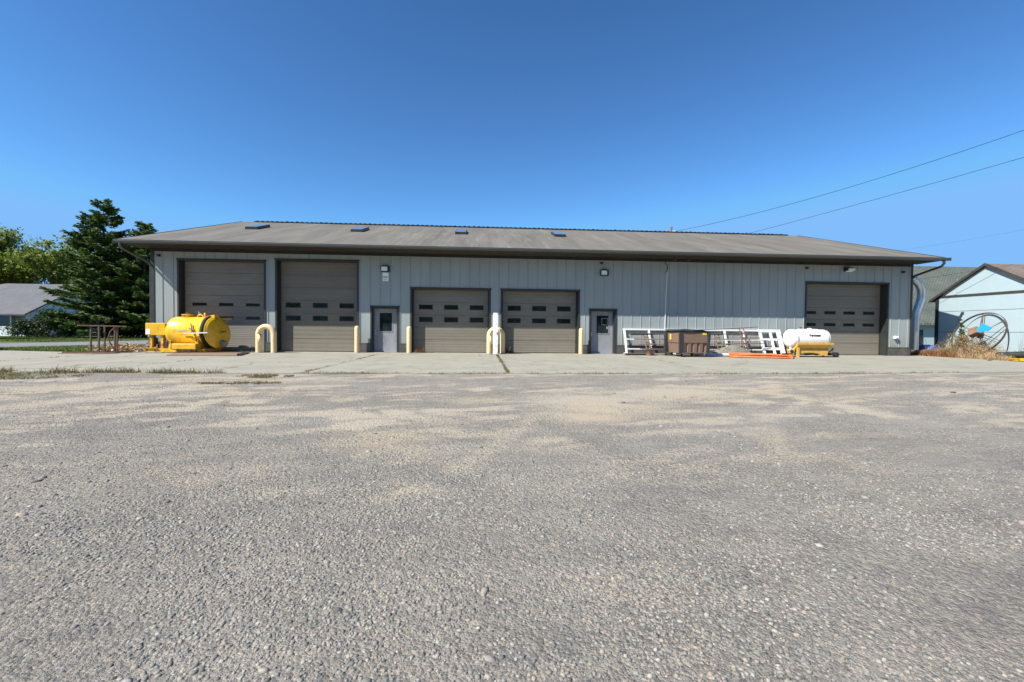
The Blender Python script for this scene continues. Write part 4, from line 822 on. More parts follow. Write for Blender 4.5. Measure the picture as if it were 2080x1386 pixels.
for sx, sy in ((-.5, -.5), (.5, -.5), (-.5, .5), (.5, .5)):
    c = MB().box(sx - .05, sx + .05, sy - .05, sy + .05, .15, .175).bar((sx - .04, sy + .04, .15), (sx - .0, sy + .035, .07), .012, .03).bar((sx + .04, sy - .04, .15), (sx + .0, sy - .035, .07), .012, .03).build('castor', 'galvanised', t, local=True)
    MB().lathe([(0, -.025), (.055, -.025), (.062, 0), (.055, .025), (0, .025)], (sx, sy, .062), 'x' if sx < 0 else 'y', 16).build('wheel', 'rubber', c, local=True) if False else None
    wv = MB().lathe([(0, -.025), (.068, -.025), (.075, 0), (.068, .025), (0, .025)], (0, 0, 0), 'y', 16); wv.v = [(x + sx, y + sy, z + .075) for x, y, z in wv.v]; wv.build('wheel', 'rubber', c, local=True)

# ------------------------------------------------------------------ white tank on mustard cradle
t = thing('water_tank', 'white plastic cylinder tank strapped on a mustard steel cradle by the right overhead door', 'tank', (15.05, -1.5, 0))
AX0, AX1, AY, AZ, AR = 14.02, 16.02, -1.45, .85, .42
pr = [(0, AX0)] + [(AR * math.sin(math.pi / 2 * i / 12), AX0 + .20 * (1 - math.cos(math.pi / 2 * i / 12))) for i in range(1, 13)] + [(AR, AX1 - .20)] + [(AR * math.cos(math.pi / 2 * i / 12), AX1 - .20 + .20 * math.sin(math.pi / 2 * i / 12)) for i in range(1, 12)] + [(0, AX1)]
paint('tank_white', (0.80, 0.81, 0.80), 0.03, 0.35, dirt=(0.60, 0.53, 0.42), dirt_amt=0.4, dscale=3, dlo=0.55, dhi=0.75)
tk = MB().lathe(pr, (0, AY, AZ), 'x', 48).build('tank_shell', 'tank_white', t)
for x in (AX0 + .30, AX1 - .26):
    b = MB().lathe([(AR + .001, x), (AR + .010, x + .002), (AR + .010, x + .04), (AR + .001, x + .042)], (0, AY, AZ), 'x', 48); b.build('strap', 'galvanised', t)
MB().box(AX0 + .62, AX1 - .55, AY - .12, AY + .12, AZ + AR - .03, AZ + AR + .02).build('top_flat', 'tank_white', tk, .015)
MB().lathe([(.09, 0), (.09, .04), (0, .05)], (15.15, AY, AZ + AR + .015), 'z', 18).build('fill_cap', 'tank_white', tk)
MB().lathe([(.02, 0), (.02, .05), (.045, .06), (.045, .10), (0, .11)], (14.72, AY, AZ + AR - .01), 'z', 12).build('vent_cap', 'rubber', tk)
text_mesh('Vermeer', .155, lambda u, v: (15.12 + u, AY - (AR + .008) * math.cos(.36 + v / AR), AZ + (AR + .008) * math.sin(.36 + v / AR)), .010).build('logo_lettering', 'black_letter', tk)
for sy in (-1, 1):
    y = AY + sy * .40
    MB().bar((AX0 + .27, y, .62), (AX1 - .02, y, .62), .09, .08).build('side_rail', 'mustard', t)
    MB().add([(AX0 + .3, y + sy * .03, .58), (AX1 - .08, y + sy * .03, .58), (AX1 - .12, y - sy * .16, .36), (AX0 + .3, y - sy * .16, .36), (AX0 + .3, y + sy * .00, .57), (AX1 - .08, y + sy * .00, .57), (AX1 - .12, y - sy * .19, .36), (AX0 + .3, y - sy * .19, .36)], [(0, 1, 2, 3), (7, 6, 5, 4), (0, 4, 5, 1), (3, 2, 6, 7), (0, 3, 7, 4), (1, 5, 6, 2)]).build('sloped_panel', 'mustard', t)
    arc = [(AX0 + .42, .06)] + [(14.95 + .38 * 1.6 * math.cos(math.pi - math.pi * i / 10), .06 + .15 * math.sin(math.pi * i / 10)) for i in range(11)][1:-1] + [(AX1 - .32, .06), (AX1 - .22, .06), (AX1 - .14, .36), (AX0 + .34, .36), (AX0 + .34, .06)]
    MB().prism(arc, y + sy * -.13, y + sy * -.10).build('skirt_plate', 'mustard', t)
    for xx in (14.72, 15.38): MB().box(xx, xx + .14, y - sy * .13 + (-.006 if sy < 0 else .03), y - sy * .13 + (.0 if sy < 0 else .036), .26, .31).build('slot_hole', 'rubber', t) if sy < 0 else None
MB().box(AX0 + .30, AX0 + .40, AY - .38, AY - .31, .0, .60).build('jack_leg', 'mustard', t)
for sy in (-1, 1): MB().bar((AX0 + .30, AY + sy * .40, .60), (AX0 + .22, AY + sy * .08, .25), .04, .12).build('end_brace', 'mustard', t)
MB().prism([(AY - .42, .64), (AY + .42, .64), (AY + .2, .36), (AY + .14, .02), (AY - .14, .02), (AY - .2, .36)], AX1 - .12, AX1 - .09, 'x').build('end_plate', 'mustard', t)
MB().prism([(AY - .30, .42), (AY + .30, .42), (AY + .16, .05), (AY - .16, .05)], AX0 + .24, AX0 + .27, 'x').build('end_plate', 'mustard', t)
MB().tube([(AX0 + .2, AY - .05, .5), (AX0 + .14, AY - .12, .34), (AX0 + .08, AY - .14, .3)], .05, 12).build('sump_outlet', 'tank_white', t)
MB().tube([(AX0 + .12, AY - .15, .29), (AX0 + .22, AY - .2, .27)], .055, 12).box(AX0 - .25, AX0 + .05, AY - .22, AY - .08, .06, .17).tube([(AX0 + .05, AY - .15, .14), (AX0 + .25, AY - .2, .24)], .02, 8).build('valve', 'rubber', t)
MB().box(AX1 + .0, AX1 + .2, AY - .25, AY - .05, .08, .2).lathe([(0, -.09), (.10, -.09), (.10, .09), (0, .09)], (AX1 + .32, AY - .15, .12), 'y', 16).tube([(AX1 - .1, AY - .15, .2), (AX1 + .1, AY - .15, .3), (AX1 + .16, AY - .15, .42)], .025, 8).build('pump', 'black_metal', t)
MB().tube([(AX1 + .18, AY - .15, .2), (AX1 + .18, AY - .15, .38)], .012, 8).box(AX1 + .12, AX1 + .24, AY - .17, AY - .13, .37, .40).build('pump_handle', 'rust', t)

# ------------------------------------------------------------------ trees
def limbs(mb, p, d, L, r, depth, out, spread=.5, up=.15):
    pts = [p]; q = Vector(p); dd = Vector(d)
    for i in range(4):
        dd = (dd + Vector((random.uniform(-.16, .16), random.uniform(-.16, .16), up * .3))).normalized(); q = q + dd * L / 4; pts.append(q.copy())
    mb.tube(pts, [r * (1 - .5 * i / 4) for i in range(5)], 6 if depth > 1 else 4, False)
    if depth == 0: out.append((q.copy(), L)); return
    for k in range(3 if depth > 1 else 3):
        a = random.uniform(0, 6.283); s = Vector((math.cos(a), math.sin(a), random.uniform(-.1, .5)))
        st = pts[random.choice((2, 3, 4))]
        limbs(mb, st, (dd + s * spread * 1.6).normalized(), L * random.uniform(.6, .82), r * .5, depth - 1, out, spread, up)
    if depth <= 2: out.append((q.copy(), L))
def broadleaf(name, label, loc, H, R_, mat, nleaf, leaf, cat='tree', group=None, bare=0, th=.22):
    t = thing(name, label, cat, loc, group); mb = MB(); out = []
    b = Vector(loc); top = b + Vector((random.uniform(-.4, .4), random.uniform(-.4, .4), H * .20))
    mb.tube([b - Vector((0, 0, .1)), b + Vector((.05, 0, H * .12)), top], [th, th * .85, th * .7], 9)
    for k in range(6):
        a = k * 1.05 + random.uniform(-.3, .3); limbs(mb, top - Vector((0, 0, random.uniform(0, H * .08))), Vector((math.cos(a) * R_ / H * 2.0, math.sin(a) * R_ / H * 2.0, random.uniform(.5, 1.3))).normalized(), H * random.uniform(.22, .32), th * .5, 3, out)
    for k in range(bare): limbs(mb, top + Vector((random.uniform(-R_, R_) * .5, random.uniform(-1, 1), H * .38)), Vector((random.uniform(-.5, .5), random.uniform(-.3, .3), 1)), H * .12, .03, 2, [], .6)
    mb.build('trunk', 'bark', t)
    cen = np.array([o[0] for o in out]); w = rng.random(len(cen)) ** 2 + .06
    # clumps: some ends full, some thin, so light and sky pass through
    k = rng.choice(len(cen), nleaf, p=w / w.sum()); P = cen[k] + rng.normal(size=(nleaf, 3)) * np.array([1, 1, .7]) * (H * .034) * rng.uniform(.5, 1.4, (nleaf, 1))
    P = P[P[:, 2] > loc[2] + H * .12]; leafcloud('crown', P, leaf, mat, t); return t
def spruce(label, loc, H, R_, n, group, seed_up=.0, gap=.25, low=.07):
    t = thing('spruce_tree', label, 'conifer', loc, group); mb = MB(); x, y, z = loc
    mb.tube([(x, y, z - .1), (x + .05, y, z + H * .5), (x, y, z + H * .97)], [H * .022, H * .013, .02], 9); P0 = []; DR = []
    lv = int(H * 3.6)
    for i in range(lv):
        f = i / lv; h = H * (low + (1 - low) * f); nb = 7 if f < .75 else 5
        for k in range(nb):
            if random.random() < gap * .6: continue
            a = random.uniform(0, 6.283); L = R_ * ((1 - f) ** .72) * random.uniform(.62, 1.12) + .22
            if random.random() < .12: L *= 1.15
            dz = -.12 - .1 * (1 - f) + seed_up; pts = []
            for q in range(7):
                u = q / 6; pts.append((x + math.cos(a) * L * u, y + math.sin(a) * L * u, z + h + L * (dz * u + .32 * u * u * (.6 + f))))
            mb.tube(pts, [.045 * (1 - .85 * q / 6) * (1.2 - f) + .006 for q in range(7)], 4, False)
            m_ = int(n * L); u = rng.uniform(.12, 1.0, m_) ** .75
            bx = x + math.cos(a) * L * u; by = y + math.sin(a) * L * u; bz = z + h + L * (dz * u + .32 * u * u * (.6 + f))
            side = rng.choice([-1, 1], m_); sl = (.10 + .34 * (1 - u) * L * .55 + .12) * rng.uniform(.5, 1.1, m_)
            fw = rng.uniform(.35, .9, m_); dx = math.cos(a) * fw - math.sin(a) * side; dy = math.sin(a) * fw + math.cos(a) * side; nn = np.hypot(dx, dy)
            D = np.stack([dx / nn, dy / nn, rng.uniform(-.45, .18, m_)], -1)
            P0.append(np.stack([bx, by, bz], -1)); DR.append(D * sl[:, None])
    P0 = np.concatenate(P0); DR = np.concatenate(DR)
    # three needle sprays along each twig
    PP = np.concatenate([P0 + DR * s for s in (.3, .65, 1.0)]) + rng.normal(size=(len(P0) * 3, 3)) * .035
    dd = np.concatenate([DR] * 3); dd = dd / np.linalg.norm(dd, axis=1)[:, None]; s = rng.uniform(.09, .19, len(PP)); e = rng.normal(size=(len(PP), 3)); e -= (e * dd).sum(1)[:, None] * dd; e /= np.linalg.norm(e, axis=1)[:, None]
    V = np.stack([PP - dd * s[:, None] * .7, PP + e * s[:, None] * .35, PP + dd * s[:, None], PP - e * s[:, None] * .35], 1).reshape(-1, 3)
    mb.build('trunk', 'bark', t); npmesh('crown', V, (np.arange(len(PP)) * 4)[:, None] + np.array([[0, 1, 2, 3]]), 'spruce_needles', t); return t
G = 'spruces at the left of the garage'
spruce('tall dark spruce with the highest rounded top, left of the garage roof', (-34.6, 22.9, -.05), 12.7, 4.3, 46, G, gap=.12)
spruce('shorter spruce whose top shows between the tall spruce and the garage roof', (-31.6, 23.6, -.05), 10.9, 3.7, 46, G, gap=.12)
spruce('spruce at the left edge with only a low branch tip in view', (-41.9, 15.0, -.05), 8.5, 3.3, 24, G)
G = 'leafy trees behind the white house'
broadleaf('leafy_tree', 'yellow-green leafy tree above the left part of the house roof', (-64.5, 44, 0), 16.5, 7.0, 'leaf_light', 20000, .34, group=G, bare=2, th=.3)
broadleaf('leafy_tree', 'leafy tree with bare twigs at its top, left of the tall spruce', (-57.0, 44.5, 0), 16.5, 6.4, 'leaf_light', 21000, .33, group=G, bare=9, th=.28)
broadleaf('leafy_tree', 'green leafy tree at the far left behind the grey house roof', (-72, 50, 0), 15.0, 7, 'leaf_mid', 20000, .32, group=G, th=.3)
broadleaf('leafy_tree', 'darker leafy tree showing through the gap between leafy trees and spruces', (-49.5, 46, 0), 13.0, 5.6, 'leaf_mid', 15000, .28, group=G, th=.25)
broadleaf('leafy_tree', 'dark green leafy tree behind the spruces next to the garage wall', (-36, 40, 0), 8.0, 5.5, 'leaf_mid', 18000, .28, group=G, th=.25)
def bush(label, x, y, rx, ry, h, n, mat='leaf_dark', leaf=.13, name='bush', group='bushes by the white house'):
    t = thing(name, label, 'bush', (x, y, -.04), group); mb = MB()
    for k in range(9):
        a = random.uniform(0, 6.283); mb.tube([(x, y, -.05), (x + math.cos(a) * rx * .3, y + math.sin(a) * ry * .3, h * .4), (x + math.cos(a) * rx * .7, y + math.sin(a) * ry * .7, h * .75)], [.03, .02, .008], 4, False)
    mb.build('stem', 'bark', t)
    c = rng.uniform(-1, 1, (26, 3)); c /= np.maximum(1, np.linalg.norm(c, axis=1))[:, None]; c = c * .78 * np.array([rx, ry, h * .5]) + np.array([x, y, h * .5])
    P = c[rng.integers(0, 26, n)] + rng.normal(size=(n, 3)) * np.array([rx, ry, h * .5]) * .24; P = P[P[:, 2] > -.02]; leafcloud('foliage', P, leaf, mat, t)
bush('large dark bush in front of the house beside the hydrant', -37.6, 21.8, 2.1, 1.2, 2.3, 9000)
bush('low dark bush with pale leaf glints left of the large dark bush', -40.6, 22.2, 1.5, 1.0, 1.5, 6000)
bush('dark bush under the tall spruce right of the hydrant', -33.9, 24.6, 2.0, 1.2, 1.9, 7000)
bush('dark bush under the shorter spruce near the garage corner', -30.0, 27.0, 2.4, 1.2, 1.7, 7000)

# ------------------------------------------------------------------ white house across the road
t = thing('house', 'white house with a grey shingle roof partly hidden by the spruces', 'house', (-48, 29, 0))
hx0, hx1, hy0, hy1 = -58, -44.2, 25.9, 38.5; ez, rz_ = 2.25, 5.62; ry = 32.2
MB().box(hx0, hx1 - .02, hy0 + .9, hy1, -.1, 2.35).build('wall', 'house_white', t)
w_ = MB().box(hx0, hx1 - .02, hy0, hy0 + .12, -.1, .95)
for z in [k * .12 for k in range(8)]: w_.box(hx0, hx1 - .02, hy0 - .012, hy0, z, z + .015)
w_.build('porch_wall', 'house_white', t)
gw = MB().add([(hx1, hy0, -.1), (hx1, hy1, -.1), (hx1, hy1, ez), (hx1, ry, rz_ - .1), (hx1, hy0, ez)], [(0, 1, 2, 3, 4)])
for k in range(44):
    z = k * .125; a = hy0 if z < ez else hy0 + (z - ez) / (rz_ - ez) * (ry - hy0); b = hy1 if z < ez else hy1 - (z - ez) / (rz_ - ez) * (hy1 - ry)
    if b - a > .3: gw.box(hx1, hx1 + .015, a, b, z, z + .018)
gw.build('gable_wall', 'house_white', t)
for i, x in enumerate((-57.6, -55.8, -54, -52.2, -50.4, -48.6, -47.0, -45.6)):
    f = MB().box(x - .05, x + .05, hy0 + .02, hy0 + .12, .95, 2.2); f.build('porch_post', 'house_white', t)
    if i < 7: MB().box(x + .06, x + 1.3, hy0 + .07, hy0 + .09, .98, 2.15).box(x + .06, x + 1.3, hy0 + .05, hy0 + .10, 1.5, 1.54).build('porch_window', 'glass_dark', t)
for y in (27.0, 28.5, 30.4):
    f = MB().box(hx1 + .01, hx1 + .05, y, y + 1.1, .75, 2.05).build('window_frame', 'house_white', t); MB().box(hx1 + .055, hx1 + .06, y + .08, y + 1.02, .83, 1.97).build('window_pane', 'glass_dark', f)
rf = MB().add([(-60.5, hy0 - .45, ez - .1), (hx1 + .35, hy0 - .45, ez - .1), (hx1 + .35, ry, rz_), (-52.0, ry, rz_), (-60.5, hy1 + .4, ez - .1), (hx1 + .35, hy1 + .4, ez - .1)] , [(0, 1, 2, 3), (3, 2, 5, 4), (0, 3, 4)])
o = len(rf.v); rf.add([(x, y, z - .14) for x, y, z in rf.v[:6]], [(3, 2, 1, 0), (4, 5, 2, 3), (4, 3, 0)]); rf.add([rf.v[0], rf.v[1], rf.v[o + 1], rf.v[o]], [(3, 2, 1, 0)]); rf.add([rf.v[1], rf.v[2], rf.v[o + 2], rf.v[o + 1]], [(3, 2, 1, 0)]); rf.add([rf.v[2], rf.v[5], rf.v[o + 5], rf.v[o + 2]], [(3, 2, 1, 0)])
rf.build('roof', 'shingle_grey', t)
MB().box(-49.6, -49.0, 33.2, 33.8, 4.4, 6.0).build('chimney', 'pole_wood', t) if False else None
t = thing('shed', 'low white clapboard outbuilding in shade under the spruces', 'shed', (-35, 33, 0))
sw_ = MB().box(-41.5, -27.5, 31.5, 35.5, -.1, 1.75)
for k in range(13): sw_.box(-41.5, -27.5, 31.485, 31.5, k * .13, k * .13 + .018)
sw_.build('wall', 'house_white', t); MB().prism([(31.1, 1.7), (33.5, 2.7), (35.9, 1.7), (35.9, 1.82), (33.5, 2.85), (31.1, 1.82)], -41.8, -27.2, 'x').build('roof', 'shingle_grey', t)
MB().box(-30.2, -30.1, 31.42, 31.49, 0, 1.75).build('corner_board', 'white_metal', t)
for x in (-38.5, -33.2): MB().box(x, x + .9, 31.45, 31.48, .6, 1.3).build('window', 'glass_dark', t)
# hydrant
t = thing('fire_hydrant', 'small faded red fire hydrant with a pinkish top on the grass verge', 'fire hydrant', (-35.65, 19.0, -.04)); hxy = (-35.65, 19.0, -.04)
MB().lathe([(.15, 0), (.15, .04), (.10, .05), (.10, .45), (.12, .46), (.12, .5)], hxy, 'z', 18).build('barrel', 'hydrant_red', t)
MB().lathe([(.13, .5), (.13, .53), (.115, .6), (.07, .68), (.03, .7), (.03, .75), (0, .75)], hxy, 'z', 18).build('bonnet', 'hydrant_pale', t)
MB().tube([(-35.87, 19, .40), (-35.43, 19, .40)], .055, 12).build('side_outlet', 'hydrant_pale', t); MB().tube([(-35.65, 18.8, .34), (-35.65, 19, .34)], .075, 12).build('front_outlet', 'hydrant_pale', t)
# trailer at the left edge
t = thing('trailer', 'black flatbed trailer end just entering the frame at the left edge', 'trailer', (-23.2, -.6, 0))
MB().box(-25.2, -21.35, -1.35, .15, .34, .46).build('deck', 'black_metal', t); MB().box(-21.35, -21.26, -1.3, .1, .12, .40).build('bumper', 'black_metal', t)
for y in (-1.5, .2): MB().lathe([(0, -.1), (.14, -.1), (.30, -.09), (.30, .09), (.14, .1), (0, .1)], (-23.2, y, .30), 'y', 22).build('wheel', 'rubber', t)
MB().box(-21.4, -21.24, -.75, -.6, .0, .14).build('landing_foot', 'black_metal', t)

# ------------------------------------------------------------------ right side: white shed, green-roofed building, wheel
t = thing('white_shed', 'white panel-sided building with brown trim and tan shingle roof at the right edge', 'shed', (26.5, -1.2, 0))
SX = 24.25; ya, yb_, yp, zE, zP = 1.22, -3.72, -1.15, 3.05, 4.50
g = MB().add([(SX, yb_, -.05), (SX, ya, -.05), (SX, ya, zE), (SX, yp, zP - .1), (SX, yb_, zE)], [(4, 3, 2, 1, 0)]); g.box(SX + .002, 33.5, yb_ + .001, ya - .001, -.05, zE - .01); g.build('wall', 'shed_white', t)
for z in (1.238, 2.296): MB().box(SX - .006, SX - .001, yb_, ya - .14, z - .007, z + .007).build('panel_seam', 'trim_dark', t)
MB().box(SX - .006, SX - .001, .178, .190, 2.303, 4.0).build('panel_seam', 'silver_pipe', t); MB().box(SX - .006, SX - .001, .178, .190, 0, 1.23).build('panel_seam', 'silver_pipe', t) if False else None
MB().box(SX - .035, SX - .003, yb_ - .02, ya + .03, 3.03, 3.13).build('band_board', 'shed_trim', t)
MB().box(SX - .04, SX + .05, ya - .13, ya + .035, -.05, 3.03).build('corner_board', 'black_metal', t)
ov = .32; sl1 = (zP - zE) / (ya - yp); sl2 = (zP - zE) / (yp - yb_)
def shedroof(y): return zP + .03 - (sl1 * (y - yp) if y > yp else sl2 * (yp - y))
for nm, y0, y1 in (('roof', yb_ - ov, yp), ('roof', ya + ov, yp)):
    A = [(SX - .10, y0, shedroof(y0)), (34, y0, shedroof(y0)), (34, y1, shedroof(y1)), (SX - .10, y1, shedroof(y1))]
    if y0 > y1: A = A[::-1]
    MB().add(A + [(x, y, z - .06) for x, y, z in A], [(0, 1, 2, 3), (7, 6, 5, 4), (0, 4, 5, 1), (1, 5, 6, 2), (2, 6, 7, 3), (3, 7, 4, 0)]).build(nm, 'shingle_tan', t)
    MB().add([(SX - .14, y0, shedroof(y0) - .10), (SX - .102, y0, shedroof(y0) - .10), (SX - .102, y0, shedroof(y0) + .025), (SX - .14, y0, shedroof(y0) + .025), (SX - .14, y1, shedroof(y1) - .10), (SX - .102, y1, shedroof(y1) - .10), (SX - .102, y1, shedroof(y1) + .025), (SX - .14, y1, shedroof(y1) + .025)],
             [(3, 2, 1, 0), (4, 5, 6, 7), (0, 1, 5, 4), (1, 2, 6, 5), (2, 3, 7, 6), (3, 0, 4, 7)]).build('rake_board', 'shed_trim', t)
t = thing('barn', 'building with a large grey-green shingle roof behind the garage and the white shed', 'building', (48, 26, 0))
MB().box(38, 62, 20.2, 31, -.1, 2.35).build('wall', 'shed_white', t); MB().box(38.5, 43.1, 20.1, 20.19, -.1, 1.5).build('shade_panel', 'black_metal', t); MB().box(42.2, 43.1, 20.14, 20.195, -.1, .9).build('lower_shade_panel', 'black_metal', t) if False else None  # dark sheet stands in for the shadow low on this wall
A = [(37.4, 19.6, 2.15), (62.6, 19.6, 2.15), (62.6, 25.5, 8.56), (37.4, 25.5, 8.56), (37.4, 31.4, 2.15), (62.6, 31.4, 2.15)]
MB().add(A + [(x, y, z - .2) for x, y, z in A], [(0, 1, 2, 3), (3, 2, 5, 4), (9, 8, 7, 6), (10, 11, 8, 9), (0, 6, 7, 1), (4, 5, 11, 10), (0, 3, 9, 6), (3, 4, 10, 9), (1, 7, 8, 2), (2, 8, 11, 5)]).build('roof', 'shingle_green', t)
# leaning steel wheel
t = thing('spoked_wheel', 'large rusty spoked steel wheel leaning against the white shed wall', 'wheel', (23.5, -1.85, 0))
WR_, TH = 1.13, math.radians(64)
def wp(a, r, off=0.0):
    u, v = r * math.cos(a), r * math.sin(a); return (23.68 + v * math.cos(TH) - off * math.sin(TH), -1.34 + u, 1.14 + v * math.sin(TH) + off * math.cos(TH))
NR = 72; V = []; F = []
for i in range(NR):
    a = 2 * math.pi * i / NR
    for r, o_ in ((WR_, -.045), (WR_, .045), (WR_ - .02, .045), (WR_ - .02, -.045)): V.append(wp(a, r, o_))
for i in range(NR):
    j = (i + 1) % NR
    for k in range(4): F.append((i * 4 + k, i * 4 + (k + 1) % 4, j * 4 + (k + 1) % 4, j * 4 + k))
MB().add(V, F).build('rim', 'rust', t)
for i in range(6):
    a = .35 + i * math.pi / 3
    for s_ in (-1, 1): MB().bar(wp(a + s_ * .05, WR_ - .02, s_ * .03), wp(a + s_ * .5, .16, s_ * .10), .028, .016).build('spoke', 'rust', t)
MB().tube([wp(0, 0, -.16), wp(0, 0, .16)], .16, 22).build('hub', 'rust', t)
bx = MB(); P = [wp(a, .30, .1) for a in (.3, 1.9, 3.4, 5.0)] + [wp(a, .26, .34) for a in (.3, 1.9, 3.4, 5.0)]
bx.add(P, [(0, 3, 2, 1), (4, 5, 6, 7), (0, 1, 5, 4), (1, 2, 6, 5), (2, 3, 7, 6), (3, 0, 4, 7)]).build('hub_plate', 'rust_light', t)
tag(MB().add([(23.25, -2.1, 1.28), (23.2, -1.74, 1.22), (23.22, -1.68, 1.4), (23.3, -1.84, 1.62), (23.3, -2.24, 1.44), (23.29, -2.1, 1.28), (23.24, -1.74, 1.22), (23.259999999999998, -1.68, 1.4), (23.34, -1.84, 1.62), (23.34, -2.24, 1.44)], [(0, 1, 2, 3, 4), (9, 8, 7, 6, 5), (0, 5, 6, 1), (1, 6, 7, 2), (2, 7, 8, 3), (3, 8, 9, 4), (4, 9, 5, 0)]).build('tarp_piece', 'blue_tarp'), 'bright blue plastic sheet caught on the hub of the leaning steel wheel', 'tarp')
t = thing('blue_barrel', 'dark blue plastic barrel lying in the gap beside the exhaust duct', 'barrel', (23.6, .9, 0))
MB().lathe([(0, -.4), (.24, -.4), (.26, -.36), (.27, -.12), (.285, -.1), (.27, -.08), (.28, 0), (.27, .12), (.285, .14), (.26, .36), (.24, .4), (0, .4)], (23.5, .95, .27), 'y', 24).build('shell', 'blue_barrel', t)
t = thing('yellow_beam', 'long yellow rust-stained steel beam lying along the edge of the concrete', 'beam', (23, -2, 0))
MB().bar((22.75, .05, .09), (22.95, -3.7, .09), .14, .03).bar((22.75, .05, .03), (22.95, -3.7, .03), .14, .03).bar((22.75, .05, .06), (22.95, -3.7, .06), .03, .05).build('beam', 'yellow_worn', t)
MB().box(22.85, 23.1, -4.2, -3.72, .02, .13).build('end_bracket', 'yellow', t)
t = thing('black_pipe', 'fat black ribbed pipe propped up at the right end of the yellow beam', 'pipe', (23.3, -3.2, 0))
pts = [Vector((23.15, -2.62, .17)).lerp(Vector((23.5, -3.95, .31)), i / 12) for i in range(13)]
MB().tube(pts, [.155 + (.012 if i % 2 else 0) for i in range(13)], 20, False).tube(pts, [.13] * 13, 18).build('pipe_wall', 'black_plastic', t)

# utility pole, wires
t = thing('utility_pole', 'wooden utility pole top just above the garage ridge', 'utility pole', (20.75, 27.5, 0))
MB().tube([(20.75, 27.5, -.5), (20.75, 27.5, 12.55)], [.19, .14], 12).build('pole', 'pole_wood', t)
MB().tube([(20.9, 27.4, 12.05), (21.15, 27.3, 12.05)], .08, 8).tube([(20.9, 27.4, 11.8), (20.9, 27.4, 12.2)], .06, 8).build('insulator', 'silver_pipe', t)
t2 = thing('utility_pole', 'second wooden utility pole hidden behind the garage roof where the lower wire starts', 'utility pole', (26.2, 30.0, 0))
MB().tube([(26.2, 30.0, -.5), (26.2, 30.0, 11.6)], [.19, .14], 12).build('pole', 'pole_wood', t2)
def wire(a, b, sag, r, label):
    a, b = Vector(a), Vector(b); tag(MB().tube([a.lerp(b, i / 40) - Vector((0, 0, sag * 4 * (i / 40) * (1 - i / 40))) for i in range(41)], r, 5).build('power_line', 'rubber'), label, 'wire', 'overhead wires')
wire((21.1, 27.3, 12.05), (41.2, .2, 16.75), 1.0, .020, 'upper overhead wire running from the pole top to the upper right edge')
wire((26.2, 30.0, 11.3), (41.6, -1.0, 14.45), .25, .018, 'lower overhead wire rising behind the garage ridge to the right edge')
wire((22.0, 3.0, 3.86), (24.3, -2.2, 4.33), .05, .008, 'thin service wire crossing in front of the grey-green roof')
wire((40, 30, 9.6), (75, 25, 16), .5, .006, 'faint thin wire high above the white shed')

# ------------------------------------------------------------------ weeds and grass
def scatter(n, x0, x1, y0, y1): return np.stack([rng.uniform(x0, x1, n), rng.uniform(y0, y1, n), np.full(n, -.03)], -1)
P = scatter(20000, 22.55, 24.15, -3.3, 1.15); k = fbm(P[:, 0] * 3.1, P[:, 1] * 2.6, 4) + rng.random(len(P)) * .3 > .60; P = P[k]
hgt = (.16 + .26 * fbm(P[:, 0] * 1.5, P[:, 1] * 1.9 + 5, 3) + .62 * np.exp(-((P[:, 1] + 1.15) / .75) ** 2) * (P[:, 0] > 22.75)) * rng.uniform(.45, 1.25, len(P))
tag(blades('dry_weeds', P, hgt, .012, 'dry_grass', .9), 'tangle of dry straw-coloured weeds around the leaning steel wheel', 'dry weeds', kind='stuff')
k = (rng.random(len(P)) < .14) & (np.abs(P[:, 1] + 1.0) < 1.1); tag(blades('green_weeds', P[k], hgt[k] * 1.25, .016, 'olive_grass', .9), 'greenish weeds mixed into the dry tangle below the wheel hub', 'weeds', kind='stuff')
P = scatter(6000, 22.45, 23.3, -1.3, .75); P = P[fbm(P[:, 0] * 4, P[:, 1] * 4, 3) + rng.random(len(P)) * .3 > .6]; tag(blades('rusty_weeds', P, .34, .018, 'rusty_grass', .9), 'rust-brown dead weeds by the foot of the exhaust duct', 'dry weeds', kind='stuff')
P = scatter(5200, 22.5, 24.1, -3.3, 1.1); P[:, 2] = .08 + rng.uniform(.1, 1.0, 5200) * np.exp(-((P[:, 1] + 1.3) / 1.3) ** 2); tag(leafcloud('seed_heads', P, .032, 'dry_grass'), 'pale dry seed heads among the weeds by the wheel', 'dry weeds', kind='stuff')
def stalk(name, label, x, y, h, mat, n, leaf, spread=.12, cat='weed', branches=4):
    t = thing(name, label, cat, (x, y, 0)); mb = MB(); tips = []
    for k in range(branches):
        a = random.uniform(0, 6.28); q = [(x + random.uniform(-.03, .03), y, 0)]
        for i in range(1, 7): q.append((x + math.cos(a) * spread * i / 6 + random.uniform(-.02, .02), y + math.sin(a) * spread * i / 6 + random.uniform(-.02, .02), h * random.uniform(.8, 1.0) * i / 6))
        mb.tube(q, [.008 - .001 * i for i in range(7)], 4, False); tips += q[1:]
    mb.build('stem', 'dead_twig', t)
    if n: P = np.array(tips)[rng.integers(0, len(tips), n)] + rng.normal(size=(n, 3)) * .045; leafcloud('leaves', P, leaf, mat, t)
    return t
stalk('climbing_vine', 'green leafy vine climbing the spokes of the leaning wheel', 23.35, -.98, 1.85, 'leaf_mid', 520, .075, .12, 'vine', 3)
stalk('bushy_weed', 'brownish green weed clump below the wheel hub', 23.0, -1.0, 1.1, 'olive_grass', 1200, .06, .35, 'weed', 12)
stalk('bushy_weed', 'reddish brown weed clump in front of the wheel, just left of its hub', 23.1, -1.2, 1.1, 'rusty_grass', 500, .05, .25, 'weed', 8)
stalk('green_weed', 'small upright green weed against the white shed wall at the right', 23.9, -3.15, .95, 'leaf_mid', 130, .07, .06, 'weed', 1)
